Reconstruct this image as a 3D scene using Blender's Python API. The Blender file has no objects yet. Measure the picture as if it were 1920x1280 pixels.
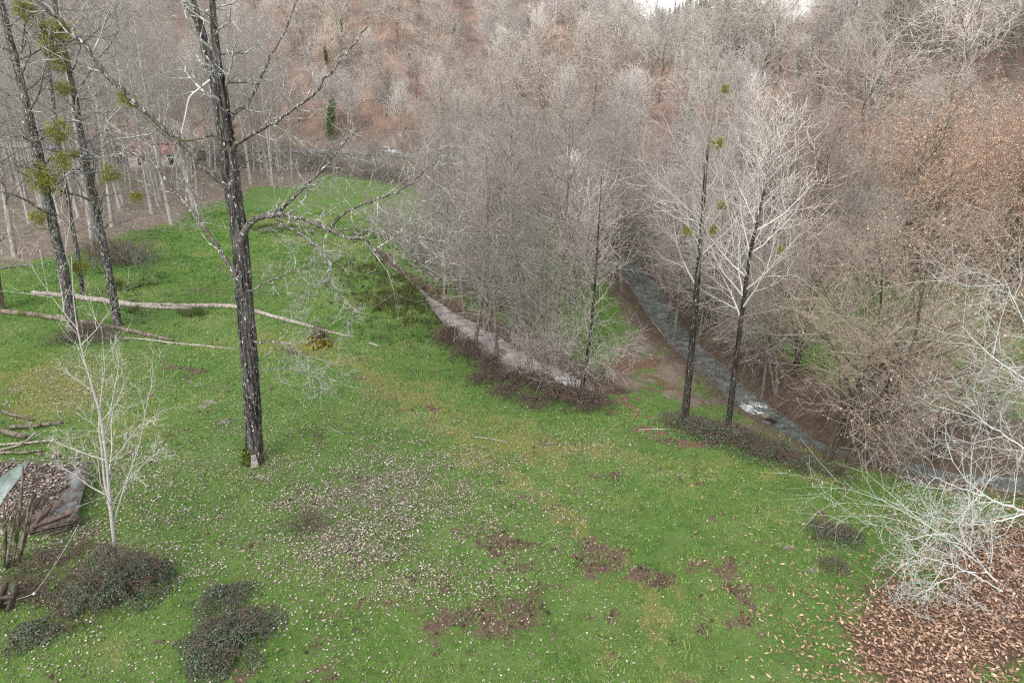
import bpy, math
import numpy as np
from mathutils import Vector

# ---------------------------------------------------------------- camera, sky, sun, exposure
SC = bpy.context.scene
COL = SC.collection
H_CAM = 14.5
PITCH = math.radians(20.0)
cam_d = bpy.data.cameras.new('camera')
cam_d.sensor_width = 36.0
cam_d.lens = 24.0
cam_d.clip_start = 0.1
cam_d.clip_end = 6000
cam = bpy.data.objects.new('camera', cam_d)
COL.objects.link(cam)
cam.location = (0, 0, H_CAM)
cam.rotation_euler = (math.pi / 2 - PITCH, 0, 0)
SC.camera = cam

SUN_EL, SUN_AZ = 42.0, 200.0          # azimuth clockwise from +Y (north): behind the camera, slightly to its left
W = bpy.data.worlds.new('World')
SC.world = W
W.use_nodes = True
wn, wl = W.node_tree.nodes, W.node_tree.links
wn.clear()
sky = wn.new('ShaderNodeTexSky')
sky.sky_type = 'NISHITA'
sky.sun_disc = False
sky.sun_elevation = math.radians(SUN_EL)
sky.sun_rotation = math.radians(SUN_AZ)
sky.dust_density = 3.0
hsv = wn.new('ShaderNodeHueSaturation')
hsv.inputs['Saturation'].default_value = 0.14
cmix = wn.new('ShaderNodeMix'); cmix.data_type = 'RGBA'
cmix.inputs['Factor'].default_value = 0.55           # cloud deck over the clear sky
cmix.inputs['B'].default_value = (9.6, 9.8, 10.0, 1)
bg = wn.new('ShaderNodeBackground')
bg.inputs['Strength'].default_value = 0.105
wo = wn.new('ShaderNodeOutputWorld')
wl.new(sky.outputs['Color'], hsv.inputs['Color'])
wl.new(hsv.outputs['Color'], cmix.inputs['A'])
wl.new(cmix.outputs['Result'], bg.inputs['Color'])
wl.new(bg.outputs['Background'], wo.inputs['Surface'])

sun_d = bpy.data.lights.new('sun', 'SUN')
sun_d.energy = 1.2
sun_d.angle = math.radians(32)
sun_d.color = (1.0, 0.95, 0.88)
sun = bpy.data.objects.new('sun', sun_d)
COL.objects.link(sun)
_az, _el = math.radians(SUN_AZ), math.radians(SUN_EL)
_to = Vector((math.sin(_az) * math.cos(_el), math.cos(_az) * math.cos(_el), math.sin(_el)))
sun.rotation_euler = (-_to).to_track_quat('-Z', 'Y').to_euler()

SC.view_settings.view_transform = 'Standard'
SC.view_settings.look = 'None'
SC.view_settings.exposure = 1.3
SC.view_settings.gamma = 1.0
SC.view_settings.use_curve_mapping = False
SC.cycles.use_denoising = False
SC.cycles.filter_width = 1.2
SC.cycles.max_bounces = 6
SC.cycles.diffuse_bounces = 3
SC.cycles.transparent_max_bounces = 8

# ---------------------------------------------------------------- numbers: noise, rays
CP, SP = math.cos(PITCH), math.sin(PITCH)
F = 1280.0                     # focal length in pixels of the 1920 wide photograph

def ray(px, py):
    u = (np.asarray(px, float) - 960) / F
    v = (np.asarray(py, float) - 640) / F
    return u, CP - v * SP, -(SP + v * CP)

def pv(px, py, Y):             # the point of a pixel's ray on the upright plane y = Y
    dx, dy, dz = ray(px, py)
    t = Y / dy
    return np.array([dx * t, Y + 0 * t, H_CAM + dz * t]).T

def pz(px, py, z):             # the point of a pixel's ray at height z
    dx, dy, dz = ray(px, py)
    t = (z - H_CAM) / dz
    return np.array([dx * t, dy * t, z + 0 * t]).T

def project(x, y, z):
    h = z - H_CAM
    d = y * CP - h * SP
    v = -(y * SP + h * CP)
    d = np.where(d > 0.5, d, 0.5)
    return 960 + F * x / d, 640 + F * v / d, d

_P = np.random.RandomState(5).rand(256, 256)
def vnoise(x, y):
    x = np.asarray(x, float); y = np.asarray(y, float)
    xi = np.floor(x).astype(int); yi = np.floor(y).astype(int)
    fx = x - xi; fy = y - yi
    fx = fx * fx * (3 - 2 * fx); fy = fy * fy * (3 - 2 * fy)
    a = _P[xi % 256, yi % 256]; b = _P[(xi + 1) % 256, yi % 256]
    c = _P[xi % 256, (yi + 1) % 256]; d = _P[(xi + 1) % 256, (yi + 1) % 256]
    return (a * (1 - fx) + b * fx) * (1 - fy) + (c * (1 - fx) + d * fx) * fy
def fbm(x, y, o=4):
    s = 0; a = 0.5; t = 0
    for i in range(o):
        s = s + a * vnoise(x * 2 ** i + 17.3 * i, y * 2 ** i + 9.1 * i); t += a; a *= 0.55
    return s / t
def sstep(a, b, x):
    t = np.clip((x - a) / (b - a), 0, 1)
    return t * t * (3 - 2 * t)

# ---------------------------------------------------------------- terrain
def catmull(pts, n):
    pts = np.asarray(pts, float)
    p = np.vstack([2 * pts[0] - pts[1], pts, 2 * pts[-1] - pts[-2]])
    out = []
    for i in range(1, len(p) - 2):
        t = np.linspace(0, 1, n, endpoint=False)[:, None]
        a, b, c, d = p[i - 1], p[i], p[i + 1], p[i + 2]
        out.append(0.5 * (2 * b + (c - a) * t + (2 * a - 5 * b + 4 * c - d) * t ** 2 + (3 * b - a - 3 * c + d) * t ** 3))
    return np.vstack(out + [pts[-1:]])

BROOK = catmull([np.r_[pz(x, y, z), w] for x, y, z, w in [
    (700, 475, -0.45, .22), (745, 515, -0.55, .25), (795, 555, -0.7, .35), (845, 600, -0.85, .75), (895, 638, -0.95, 1.15), (950, 676, -1.05, 1.3),
    (1005, 703, -1.1, 1.2), (1045, 719, -1.15, 1.0), (1100, 745, -1.2, .8), (1140, 760, -1.3, .45)]], 8)
RIVER = catmull([np.r_[pz(x, y, z), w] for x, y, z, w in [
    (1150, 470, -1.55, 1.1), (1205, 535, -1.65, 1.1), (1240, 592, -1.75, 1.0), (1282, 645, -1.85, .8), (1333, 694, -1.95, .7), (1380, 735, -2.02, .75), (1418, 765, -2.08, .85),
    (1485, 820, -2.18, .95), (1560, 857, -2.26, 1.0), (1640, 880, -2.3, 1.1), (1740, 900, -2.35, 1.5), (1850, 915, -2.4, 1.5), (2020, 935, -2.45, 1.5),
    (2300, 950, -2.5, 1.5)]], 8)

def seg_dist(x, y, path):
    """distance to a path (N,4) with height and half width at the nearest point"""
    sh = x.shape; x = x.ravel(); y = y.ravel()
    best = np.full(x.shape, 1e9); bz = np.zeros(x.shape); bw = np.ones(x.shape)
    lo = path[:, :2].min(0) - 14; hi = path[:, :2].max(0) + 14
    near = np.nonzero((x > lo[0]) & (x < hi[0]) & (y > lo[1]) & (y < hi[1]))[0]
    xs, ys = x[near], y[near]
    if len(near) == 0: return best.reshape(sh), bz.reshape(sh), bw.reshape(sh)
    if len(near) < 4000:
        p, q = path[:-1], path[1:]; d = q[:, :2] - p[:, :2]; L = (d ** 2).sum(1) + 1e-9
        t = np.clip(((xs[:, None] - p[:, 0]) * d[:, 0] + (ys[:, None] - p[:, 1]) * d[:, 1]) / L, 0, 1)
        r = np.hypot(xs[:, None] - p[:, 0] - t * d[:, 0], ys[:, None] - p[:, 1] - t * d[:, 1])
        j = r.argmin(1); i = np.arange(len(xs)); t = t[i, j]
        best[near] = r[i, j]; bz[near] = p[j, 2] + t * (q[j, 2] - p[j, 2]); bw[near] = p[j, 3] + t * (q[j, 3] - p[j, 3])
        return best.reshape(sh), bz.reshape(sh), bw.reshape(sh)
    b = np.full(xs.shape, 1e9); z = np.zeros(xs.shape); w = np.ones(xs.shape)
    for i in range(len(path) - 1):
        p, q = path[i], path[i + 1]
        d = q[:2] - p[:2]; L = (d ** 2).sum() + 1e-9
        t = np.clip(((xs - p[0]) * d[0] + (ys - p[1]) * d[1]) / L, 0, 1)
        r = np.hypot(xs - p[0] - t * d[0], ys - p[1] - t * d[1])
        m = r < b
        b = np.where(m, r, b); z = np.where(m, p[2] + t * (q[2] - p[2]), z); w = np.where(m, p[3] + t * (q[3] - p[3]), w)
    best[near] = b; bz[near] = z; bw[near] = w
    return best.reshape(sh), bz.reshape(sh), bw.reshape(sh)

def foot(x):                    # the road and the foot of the far hill: y as a function of x
    return 116 - 0.2 * x + 0.8 * (25 - 4 * np.logaddexp(0, (25 + x) / 4))
def foot_s(x, y):               # distance beyond the road's centre line
    d = 0.2 + 0.8 / (1 + np.exp(-(25 + x) / 4))
    return (y - foot(x)) / np.sqrt(1 + d * d)
ROAD_Z = 3.0

def height(x, y, fine=True):
    x = np.asarray(x, float); y = np.asarray(y, float)
    zm = 0.75 - 0.04 * (x + 11) - 0.011 * (y - 25)
    zm = np.maximum(zm, -0.75) + 0.0
    zm = np.minimum(zm, 1.6) + 0.35 * (fbm(x * .06, y * .06, 3) - .5)
    s = foot_s(x, y)
    q = x - .27 * y
    # road bench and hill
    z = zm + (ROAD_Z - zm) * sstep(-11, -4.2, s)
    crest = 24 + 46 * np.where(q < 0, sstep(16, 75, -q), sstep(18, 78, q)) + 6 * (fbm(x * .02 + 5, y * .02, 3) - .5)
    up = np.maximum(s - 4.5, 0)
    hill = up * 0.60 + sstep(4, 30, s) * (9 * (fbm(x * .03 + 40, y * .03, 4) - .5))
    lim = crest - ROAD_Z
    hill = lim * (1 - np.exp(-np.power(np.maximum(hill, 0) / lim, 1.6))) ** 0.625
    z = z + hill * (1 - .85 * sstep(120, 250, s))
    # farther wooded hill beyond the saddle
    z = z + 54 * np.exp(-(((x - 118) / 60) ** 2 + ((y - 430) / 60) ** 2)) + 55 * sstep(500, 1400, y)
    # streams
    for path, bank in ((BROOK, 0), (RIVER, 3.0)):
        d, zw, hw = seg_dist(x, y, path)
        if bank: hw = hw * .45
        bank = bank or .35 + hw
        wob = 1 + 1.3 * (fbm(x * .8, y * .8, 3) - .5)
        k = sstep(0, 1, (d - hw * wob) / bank)
        z = (zw - 0.45 + .25 * np.clip(d / hw, 0, 1)) * (1 - k) + z * k
    if fine:
        near = sstep(80, 30, y)
        z = z + near * (0.10 * (fbm(x * .6, y * .6, 3) - .5))
    return z

def gp(px, py):                 # where a pixel's ray meets the ground
    dx, dy, dz = ray(px, py)
    ts = np.concatenate([np.arange(8, 60, .4), np.arange(60, 160, 1), np.arange(160, 700, 3.0)])
    zz = H_CAM + dz * ts
    g = height(dx * ts, dy * ts)
    i = int(np.argmax(zz <= g))
    if zz[i] > g[i]:
        return np.array([dx * 200, dy * 200, height(np.array([dx * 200]), np.array([dy * 200]))[0]])
    a, b = ts[max(i - 1, 0)], ts[i]
    for _ in range(2):
        m = np.linspace(a, b, 40); k = int(np.argmax(H_CAM + dz * m <= height(dx * m, dy * m)))
        a, b = m[max(k - 1, 0)], m[k]
    return np.array([dx * b, dy * b, H_CAM + dz * b])
def hz(x, y):
    return float(height(np.array([x]), np.array([y]))[0])

# ---------------------------------------------------------------- mesh building
class MB:
    """collects vertex / face arrays; build() links them as one mesh object"""
    def __init__(s): s.v = []; s.f = []; s.m = []; s.a = []; s.n = 0
    def add(s, v, f, mat=0, tint=None):
        v = np.asarray(v, float).reshape(-1, 3); f = np.asarray(f, int)
        s.v.append(v); s.f.append(f + s.n); s.n += len(v)
        s.m.append(np.full(len(f), mat) if np.isscalar(mat) else np.asarray(mat))
        s.a.append(np.full(len(v), .5) if tint is None else np.broadcast_to(np.asarray(tint, float), (len(v),)))
        return s
    def mesh(s, name, mats, smooth=False):
        me = bpy.data.meshes.new(name)
        V = np.vstack(s.v).astype(np.float32)
        me.vertices.add(len(V)); me.vertices.foreach_set('co', V.ravel())
        loops = np.concatenate([f.ravel() for f in s.f]); tot = np.concatenate([np.full(len(f), f.shape[1]) for f in s.f])
        me.loops.add(len(loops)); me.loops.foreach_set('vertex_index', loops.astype(np.int32))
        me.polygons.add(len(tot))
        me.polygons.foreach_set('loop_start', (np.cumsum(tot) - tot).astype(np.int32))
        me.polygons.foreach_set('loop_total', tot.astype(np.int32))
        me.polygons.foreach_set('material_index', np.concatenate(s.m).astype(np.int32))
        if smooth: me.polygons.foreach_set('use_smooth', np.ones(len(tot), bool))
        at = me.attributes.new('tint', 'FLOAT', 'POINT'); at.data.foreach_set('value', np.concatenate(s.a).astype(np.float32))
        for m in mats if isinstance(mats, (list, tuple)) else [mats]: me.materials.append(m)
        me.update(calc_edges=True)
        return me

def link(name, data, parent=None, loc=None):
    o = bpy.data.objects.new(name, data); COL.objects.link(o)
    if parent is not None: o.parent = parent
    if loc is not None: o.location = [float(c) for c in loc]
    return o
def thing(name, label, cat, loc, group=None, rz=0.0, sc=None):
    o = link(name, None, loc=loc); o.empty_display_size = .3
    o.rotation_euler = (0, 0, rz)
    if sc is not None: o.scale = (sc, sc, sc) if np.isscalar(sc) else sc
    return tag(o, label, cat, group)
def tag(o, label=None, cat=None, group=None, kind=None):
    if label: o['label'] = label
    if cat: o['category'] = cat
    if group: o['group'] = group
    if kind: o['kind'] = kind
    return o

def nrm(a): return a / (np.linalg.norm(a, axis=-1, keepdims=True) + 1e-9)

def tubes(mb, P, R, n, mat=0, tint=None, rough=0.0, rng=None, cap=False):
    """P (N,k,3) centre lines, R (N,k) radii: N round bars of n sides"""
    P = np.asarray(P, float); R = np.asarray(R, float)
    N, k = R.shape
    T = nrm(np.gradient(P, axis=1) if k > 2 else np.repeat(P[:, 1:] - P[:, :1], 2, 1))
    ch = nrm(P[:, -1] - P[:, 0])
    ref = np.where(np.abs(ch[:, 2:3]) > .8, np.array([[1., .2, 0]]), np.array([[0, .1, 1.]]))
    U = nrm(np.cross(T, ref[:, None, :])); V = np.cross(T, U)
    a = np.arange(n) * 2 * math.pi / n
    RR = np.repeat(R[:, :, None], n, 2)
    if rough: RR = RR * (1 + rough * (rng.rand(N, k, n) - .5))
    v = P[:, :, None] + RR[..., None] * (np.cos(a)[None, None, :, None] * U[:, :, None] + np.sin(a)[None, None, :, None] * V[:, :, None])
    i = np.arange(k - 1)[:, None] * n; j = np.arange(n)[None]
    q = np.stack([i + j, i + (j + 1) % n, i + n + (j + 1) % n, i + n + j], -1).reshape(-1, 4)
    f = (q[None] + (np.arange(N) * k * n)[:, None, None]).reshape(-1, 4)
    tt = None if tint is None else np.repeat(np.broadcast_to(tint, (N,)), k * n)
    mb.add(v.reshape(-1, 3), f, mat, tt)
    if cap:
        for w in (0, k - 1):
            c = (np.arange(N) * k * n + w * n)[:, None] + np.arange(n)[None]
            if w == 0: c = c[:, ::-1]
            mb.f.append(c + mb.n - N * k * n); mb.m.append(np.full(N, mat))

def plen(P): return np.linalg.norm(np.diff(P, axis=1), axis=2).sum(1)

def grow(rng, P, R, n, t0, t1, ang, asd, ratio, k, wander, up, taper=.12, rk=.55, shape=None, rmin=.004, side=None):
    """n child branches on each of the parent branches P; up bends them skywards"""
    N, k0 = R.shape
    L = plen(P)
    idx = np.repeat(np.arange(N), n)
    t = t0 + (t1 - t0) * ((np.tile(np.arange(n), N) + rng.rand(N * n)) / n)
    f = np.clip(t * (k0 - 1), 0, k0 - 1.001); i = f.astype(int); fr = (f - i)[:, None]
    o = P[idx, i] * (1 - fr) + P[idx, i + 1] * fr
    T = nrm(P[idx, i + 1] - P[idx, i])
    r0 = R[idx, i] * (1 - fr[:, 0]) + R[idx, i + 1] * fr[:, 0]
    az = np.tile(np.arange(n), N) * 2.4 + rng.rand(N * n) * 1.6 + idx * 1.7
    ref = np.where(np.abs(T[:, 2:3]) > .9, np.array([[1., 0, 0]]), np.array([[0, 0, 1.]]))
    U = nrm(np.cross(T, ref)); V = np.cross(T, U)
    a = np.radians(ang + asd * rng.randn(N * n))[:, None]
    d = np.cos(a) * T + np.sin(a) * (np.cos(az)[:, None] * U + np.sin(az)[:, None] * V)
    ln = L[idx] * ratio * (0.65 + 0.7 * rng.rand(N * n))
    if shape is not None: ln = ln * shape(t)
    pts = [o]; p = o
    for s in range(k - 1):
        p = p + d * (ln / (k - 1))[:, None]
        pts.append(p)
        d = nrm(d + wander * rng.randn(N * n, 3) + np.array([0, 0, up]))
    CPt = np.stack(pts, 1)
    rb = np.maximum(np.minimum(r0 * .85, np.maximum(r0 * rk, ln * .008)), rmin)
    CR = np.maximum(rb[:, None] * (1 - (1 - taper) * np.linspace(0, 1, k)[None]), rmin * .6)
    return CPt, CR

# ---------------------------------------------------------------- materials
def mat(name):
    m = bpy.data.materials.new(name); m.use_nodes = True
    nt = m.node_tree; b = nt.nodes['Principled BSDF']
    b.inputs['Roughness'].default_value = .85
    b.inputs['Specular IOR Level'].default_value = .2
    return m, nt, b
class N:
    def __init__(s, nt): s.nt = nt
    def new(s, t, **kw):
        n = s.nt.nodes.new(t)
        for k, v in kw.items(): setattr(n, k, v)
        return n
    def l(s, a, b): s.nt.links.new(a, b)
    def coord(s, out='Object'): return s.new('ShaderNodeTexCoord').outputs[out]
    def pos(s): return s.new('ShaderNodeNewGeometry').outputs['Position']
    def noise(s, scale, vec, detail=4, rough=.6, out='Fac'):
        n = s.new('ShaderNodeTexNoise'); n.inputs['Scale'].default_value = scale; n.inputs['Detail'].default_value = detail
        n.inputs['Roughness'].default_value = rough; s.l(vec, n.inputs['Vector']); return n.outputs[out]
    def scale(s, vec, x, y, z):
        m = s.new('ShaderNodeMapping'); m.inputs['Scale'].default_value = (x, y, z); s.l(vec, m.inputs['Vector']); return m.outputs[0]
    def ramp(s, fac, stops):
        r = s.new('ShaderNodeValToRGB'); e = r.color_ramp.elements
        while len(e) < len(stops): e.new(.5)
        for i, (p, c) in enumerate(stops): e[i].position = p; e[i].color = (*c, 1) if len(c) == 3 else c
        s.l(fac, r.inputs[0]); return r.outputs[0]
    def mix(s, fac, a, b):
        m = s.new('ShaderNodeMix', data_type='RGBA')
        for v, i in ((fac, 'Factor'), (a, 'A'), (b, 'B')):
            if hasattr(v, 'is_linked'): s.l(v, m.inputs[i])
            elif i == 'Factor': m.inputs[i].default_value = v
            else: m.inputs[i].default_value = (*v, 1)
        return m.outputs['Result']
    def math(s, op, a, b=0., c=0.):
        m = s.new('ShaderNodeMath', operation=op)
        for i, v in enumerate((a, b, c)):
            if hasattr(v, 'is_linked'): s.l(v, m.inputs[i])
            else: m.inputs[i].default_value = v
        return m.outputs[0]
    def attr(s, name, out='Fac'): return s.new('ShaderNodeAttribute', attribute_name=name).outputs[out]
    def thr(s, v, lo, hi):
        m = s.new('ShaderNodeMapRange', interpolation_type='SMOOTHSTEP'); m.inputs['From Min'].default_value = lo; m.inputs['From Max'].default_value = hi
        s.l(v, m.inputs['Value']); return m.outputs[0]
    def bump(s, h, strength, dist, bsdf):
        b = s.new('ShaderNodeBump'); b.inputs['Strength'].default_value = strength; b.inputs['Distance'].default_value = dist
        s.l(h, b.inputs['Height']); s.l(b.outputs[0], bsdf.inputs['Normal'])
    def rnd(s): return s.new('ShaderNodeObjectInfo').outputs['Random']

def bark(name, dark, light, spot=None, spot_amt=.6, moss=None, vscale=3.0, stretch=.12, pale_top=None):
    m, nt, b = mat(name); n = N(nt); co = n.coord()
    st = n.noise(vscale * 4, n.scale(co, 1, 1, stretch), 5, .7)
    c = n.ramp(st, [(.42, dark), (.64, light)])
    big = n.noise(1.6, n.scale(co, 1, 1, .4), 4, .7)
    c = n.mix(n.math('MULTIPLY', n.thr(big, .5, .72), .8), c, tuple(x * .85 for x in light))
    if spot:
        sp = n.noise(vscale * 4.2, n.scale(co, 1, 1, .45), 5, .8); c = n.mix(n.thr(sp, spot_amt - .02, spot_amt + .05), c, spot)
    if moss:
        mo = n.noise(vscale * .5, co, 4, .7); c = n.mix(n.thr(mo, .55, .68), c, moss)
    if pale_top:
        sep = n.new('ShaderNodeSeparateXYZ'); n.l(co, sep.inputs[0]); zz = n.math('ADD', sep.outputs[2], n.math('MULTIPLY', n.noise(2, co, 4), 4.0))
        c = n.mix(n.thr(zz, pale_top[0], pale_top[1]), c, pale_top[2])
    n.l(c, b.inputs['Base Color']); n.bump(st, .9, .05, b)
    b.inputs['Roughness'].default_value = .9
    return m

def twig(name, a, b_, rnd=.25, lichen=None, lam=.55):
    """thin branches: colour varies along the tree, between its branches (tint) and from tree to tree"""
    m, nt, b = mat(name); n = N(nt)
    co = n.coord()
    f = n.math('ADD', n.math('MULTIPLY', n.noise(1.3, co, 3), .5), n.math('MULTIPLY', n.attr('tint'), .5))
    c = n.mix(f, a, b_)
    if lichen: c = n.mix(n.thr(n.noise(5, co, 3), lam, lam + .08), c, lichen)
    v = n.new('ShaderNodeHueSaturation')
    n.l(c, v.inputs['Color'])
    n.l(n.math('ADD', n.math('MULTIPLY', n.rnd(), rnd * 2), 1 - rnd), v.inputs['Value'])
    n.l(v.outputs[0], b.inputs['Base Color'])
    return m

def leafmat(name, stops, rough=.6, transl=0.0):
    m, nt, b = mat(name); n = N(nt)
    n.l(n.ramp(n.attr('tint'), stops), b.inputs['Base Color'])
    b.inputs['Roughness'].default_value = rough
    return m

# ---------------------------------------------------------------- ground
def axis(segs):
    out = []
    for a, b, n in segs: out.append(np.linspace(a, b, n, endpoint=False))
    return np.concatenate(out + [[segs[-1][1]]])
GX = axis([(-1400, -300, 12), (-300, -90, 42), (-90, -28, 100), (-28, 34, 270), (34, 80, 80), (80, 260, 50), (260, 1500, 14)])
GY = axis([(-60, 6, 12), (6, 58, 230), (58, 100, 90), (100, 220, 120), (220, 520, 60), (520, 2600, 18)])
gx, gy = np.meshgrid(GX, GY, indexing='ij')
gz = height(gx, gy)

def blobs(px, py, lst):
    m = np.zeros(np.shape(px))
    for cx, cy, rx, ry, s in lst:
        m = np.maximum(m, s * np.exp(-(((px - cx) / rx) ** 2 + ((py - cy) / ry) ** 2)))
    return m
def lines(px, py, lst):
    m = np.zeros(np.shape(px))
    for pts, w, s in lst:
        for (x0, y0), (x1, y1) in zip(pts[:-1], pts[1:]):
            dx, dy = x1 - x0, y1 - y0
            t = np.clip(((px - x0) * dx + (py - y0) * dy) / (dx * dx + dy * dy), 0, 1)
            r = np.hypot(px - x0 - t * dx, (py - y0 - t * dy) * 1.6)
            m = np.maximum(m, s * np.exp(-(r / w) ** 2))
    return m
SOIL = [(1080, 1030, 70, 20, 1), (1190, 1088, 60, 24, 1.1), (930, 1030, 70, 34, .95), (965, 1065, 80, 34, .8), (830, 1085, 130, 50, .5), (1108, 905, 36, 12, .9),
        (650, 1040, 26, 34, .9), (700, 1125, 130, 40, .55), (930, 1165, 170, 46, .85), (1000, 1130, 120, 40, .6), (760, 1050, 120, 40, .6), (890, 1000, 60, 40, .8), (1140, 1060, 120, 30, .7), (1300, 1060, 160, 50, .45), (880, 1215, 60, 20, .6), (1150, 1165, 34, 16, .9), (1370, 1082, 60, 26, .85),
        (1335, 960, 25, 22, .7), (1270, 880, 20, 20, .6), (590, 1262, 60, 22, .9), (335, 690, 36, 13, 1), (395, 745, 34, 18, .8), (790, 768, 18, 7, 1), (1480, 930, 30, 10, .5),
        (1000, 855, 26, 8, .7), (960, 815, 14, 6, .9), (1440, 1040, 20, 8, .7), (1530, 1065, 24, 10, 1), (1490, 1022, 24, 9, .8), (1430, 1120, 30, 12, .7), (1155, 1240, 40, 12, .7),
        (1230, 1200, 26, 12, .7), (960, 1262, 24, 14, .7), (420, 500, 40, 9, .7), (370, 545, 60, 8, .7), (640, 560, 40, 8, .5), (400, 640, 34, 10, .8), (275, 655, 26, 8, .9), (860, 600, 30, 30, .5),
        (500, 720, 24, 8, .6), (535, 690, 20, 8, .6), (1215, 800, 22, 10, .7), (1320, 870, 20, 8, .5), (780, 960, 60, 24, .35), (140, 1010, 90, 34, .6), (60, 1110, 80, 40, .8), (620, 850, 20, 8, .5)]
REDS = [(1190, 690, 60, 26, 1), (1240, 730, 50, 16, .9), (1165, 752, 40, 12, 1.1), (1300, 740, 40, 24, .7), (1370, 790, 34, 18, .6)]
REDL = [([(1120, 742), (1190, 770), (1250, 815), (1330, 838)], 13, 1.0), ([(1250, 620), (1290, 680), (1340, 745)], 22, .5), ([(800, 548), (760, 520)], 8, .9)]
DRY = [(1000, 840, 230, 40, .8), (900, 800, 220, 44, .5), (90, 730, 150, 70, 1), (260, 800, 120, 50, .6), (530, 640, 130, 30, .7), (1480, 890, 150, 22, .55), (1120, 1240, 70, 40, .6), (180, 1200, 90, 40, .7),
       (240, 960, 120, 34, .55), (60, 680, 120, 24, .6), (1180, 950, 80, 40, .5), (900, 350, 160, 14, .4), (560, 415, 110, 14, .8), (700, 400, 60, 18, .5), (730, 560, 90, 50, .5), (250, 545, 200, 30, .3)]
DRYL = [([(560, 640), (760, 740), (960, 900), (1090, 1010), (1240, 1180), (1290, 1280)], 34, .85), ([(640, 660), (860, 770), (1120, 850), (1380, 880), (1560, 900)], 30, .7),
        ([(700, 690), (900, 810), (1130, 930), (1300, 1100)], 22, .4)]
LITT = [(700, 930, 230, 110, 1), (640, 1010, 170, 90, .9), (780, 1080, 200, 60, .45), (600, 1150, 200, 80, .14), (200, 1200, 250, 90, .09), (820, 900, 120, 70, .7), (860, 980, 120, 50, .7), (250, 880, 180, 60, .55), (330, 960, 160, 70, .6), (130, 1000, 90, 70, .7), (60, 1020, 120, 60, .7),
        (90, 720, 200, 70, .35), (900, 1060, 150, 60, .35), (520, 900, 120, 60, .5), (380, 1040, 120, 60, .35), (450, 800, 80, 50, .3), (1080, 860, 130, 50, .25), (1040, 960, 120, 80, .22), (150, 1010, 60, 60, .6)]
LEAFB = [(1760, 1210, 190, 120, 1.3), (1900, 1120, 170, 150, 1.2), (1700, 1110, 100, 60, .6), (1600, 1230, 90, 70, .5), (1860, 1050, 120, 60, .8)]

def masks(x, y, z):
    px, py, d = project(x, y, z)
    s = foot_s(x, y)
    # ragged outlines: shift the lookup by noise fixed to the ground
    px = px + 1100 / d * 2.6 * ((fbm(x * .55 + 31, y * .55, 3) - .5) + .8 * (fbm(x * 2 + 7, y * 2, 2) - .5))
    py = py + 1100 / d * 1.4 * ((fbm(x * .55, y * .55 + 47, 3) - .5) + .8 * (fbm(x * 2, y * 2 + 13, 2) - .5))
    rag = .45 + 1.1 * fbm(x * 1.3 + 3, y * 1.3, 3)
    soil = np.clip(np.maximum(blobs(px, py, SOIL), .55 * sstep(.62, .74, fbm(x * .7 + 80, y * .7 + 7, 4))) * rag, 0, 1.2)
    red = np.maximum(blobs(px, py, REDS), lines(px, py, REDL)) * (.5 + fbm(x * 1.1, y * 1.1 + 5, 3))
    dry = np.maximum(blobs(px, py, DRY), lines(px, py, DRYL))
    dry = np.maximum(dry, .30 * sstep(.50, .66, fbm(x * .22 + 60, y * .22, 4)))
    lit = np.clip(blobs(px, py, LITT), 0, 1)
    brown = np.clip(blobs(px, py, LEAFB), 0, 1)
    db, _, wb = seg_dist(x, y, BROOK); dr, _, wr = seg_dist(x, y, RIVER)
    bank = (.55 + .9 * fbm(x * .8 + 11, y * .8, 3)) * np.maximum(sstep(1.0, .25, (db - wb) / (.4 + 1.2 * wb)), .95 * sstep(5.2, 1.0, dr - wr))
    # the wooded floor: grove on the left, river wood, the far hill
    wob_ = 9 * (fbm(x * .16 + 2, y * .16, 4) - .5)
    grove = np.maximum(sstep(-34.5, -40, x + .6 * wob_) * sstep(50, 56, y + .5 * wob_), sstep(100, 110, y) * sstep(-30, -36, x))
    river_wood = .55 * sstep(9, 2, dr) * sstep(30, 36, y)
    hillm = sstep(-7, -2, s)
    hedge = .8 * sstep(-22, -10, s) * (1 - hillm)
    spit = blobs(px, py, [(1205, 640, 60, 70, 1.0), (1175, 715, 80, 40, .95), (1310, 745, 70, 34, .95), (1390, 810, 60, 22, .8), (1260, 690, 60, 50, .9)]) * (.5 + .9 * fbm(x * .7, y * .7 + 21, 3))
    wood = np.clip(np.maximum.reduce([grove * (.45 + .75 * fbm(x * .12, y * .12, 3)), river_wood, hedge, spit]), 0, 1)
    return soil, red, dry, lit, brown, bank, wood, hillm

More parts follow.
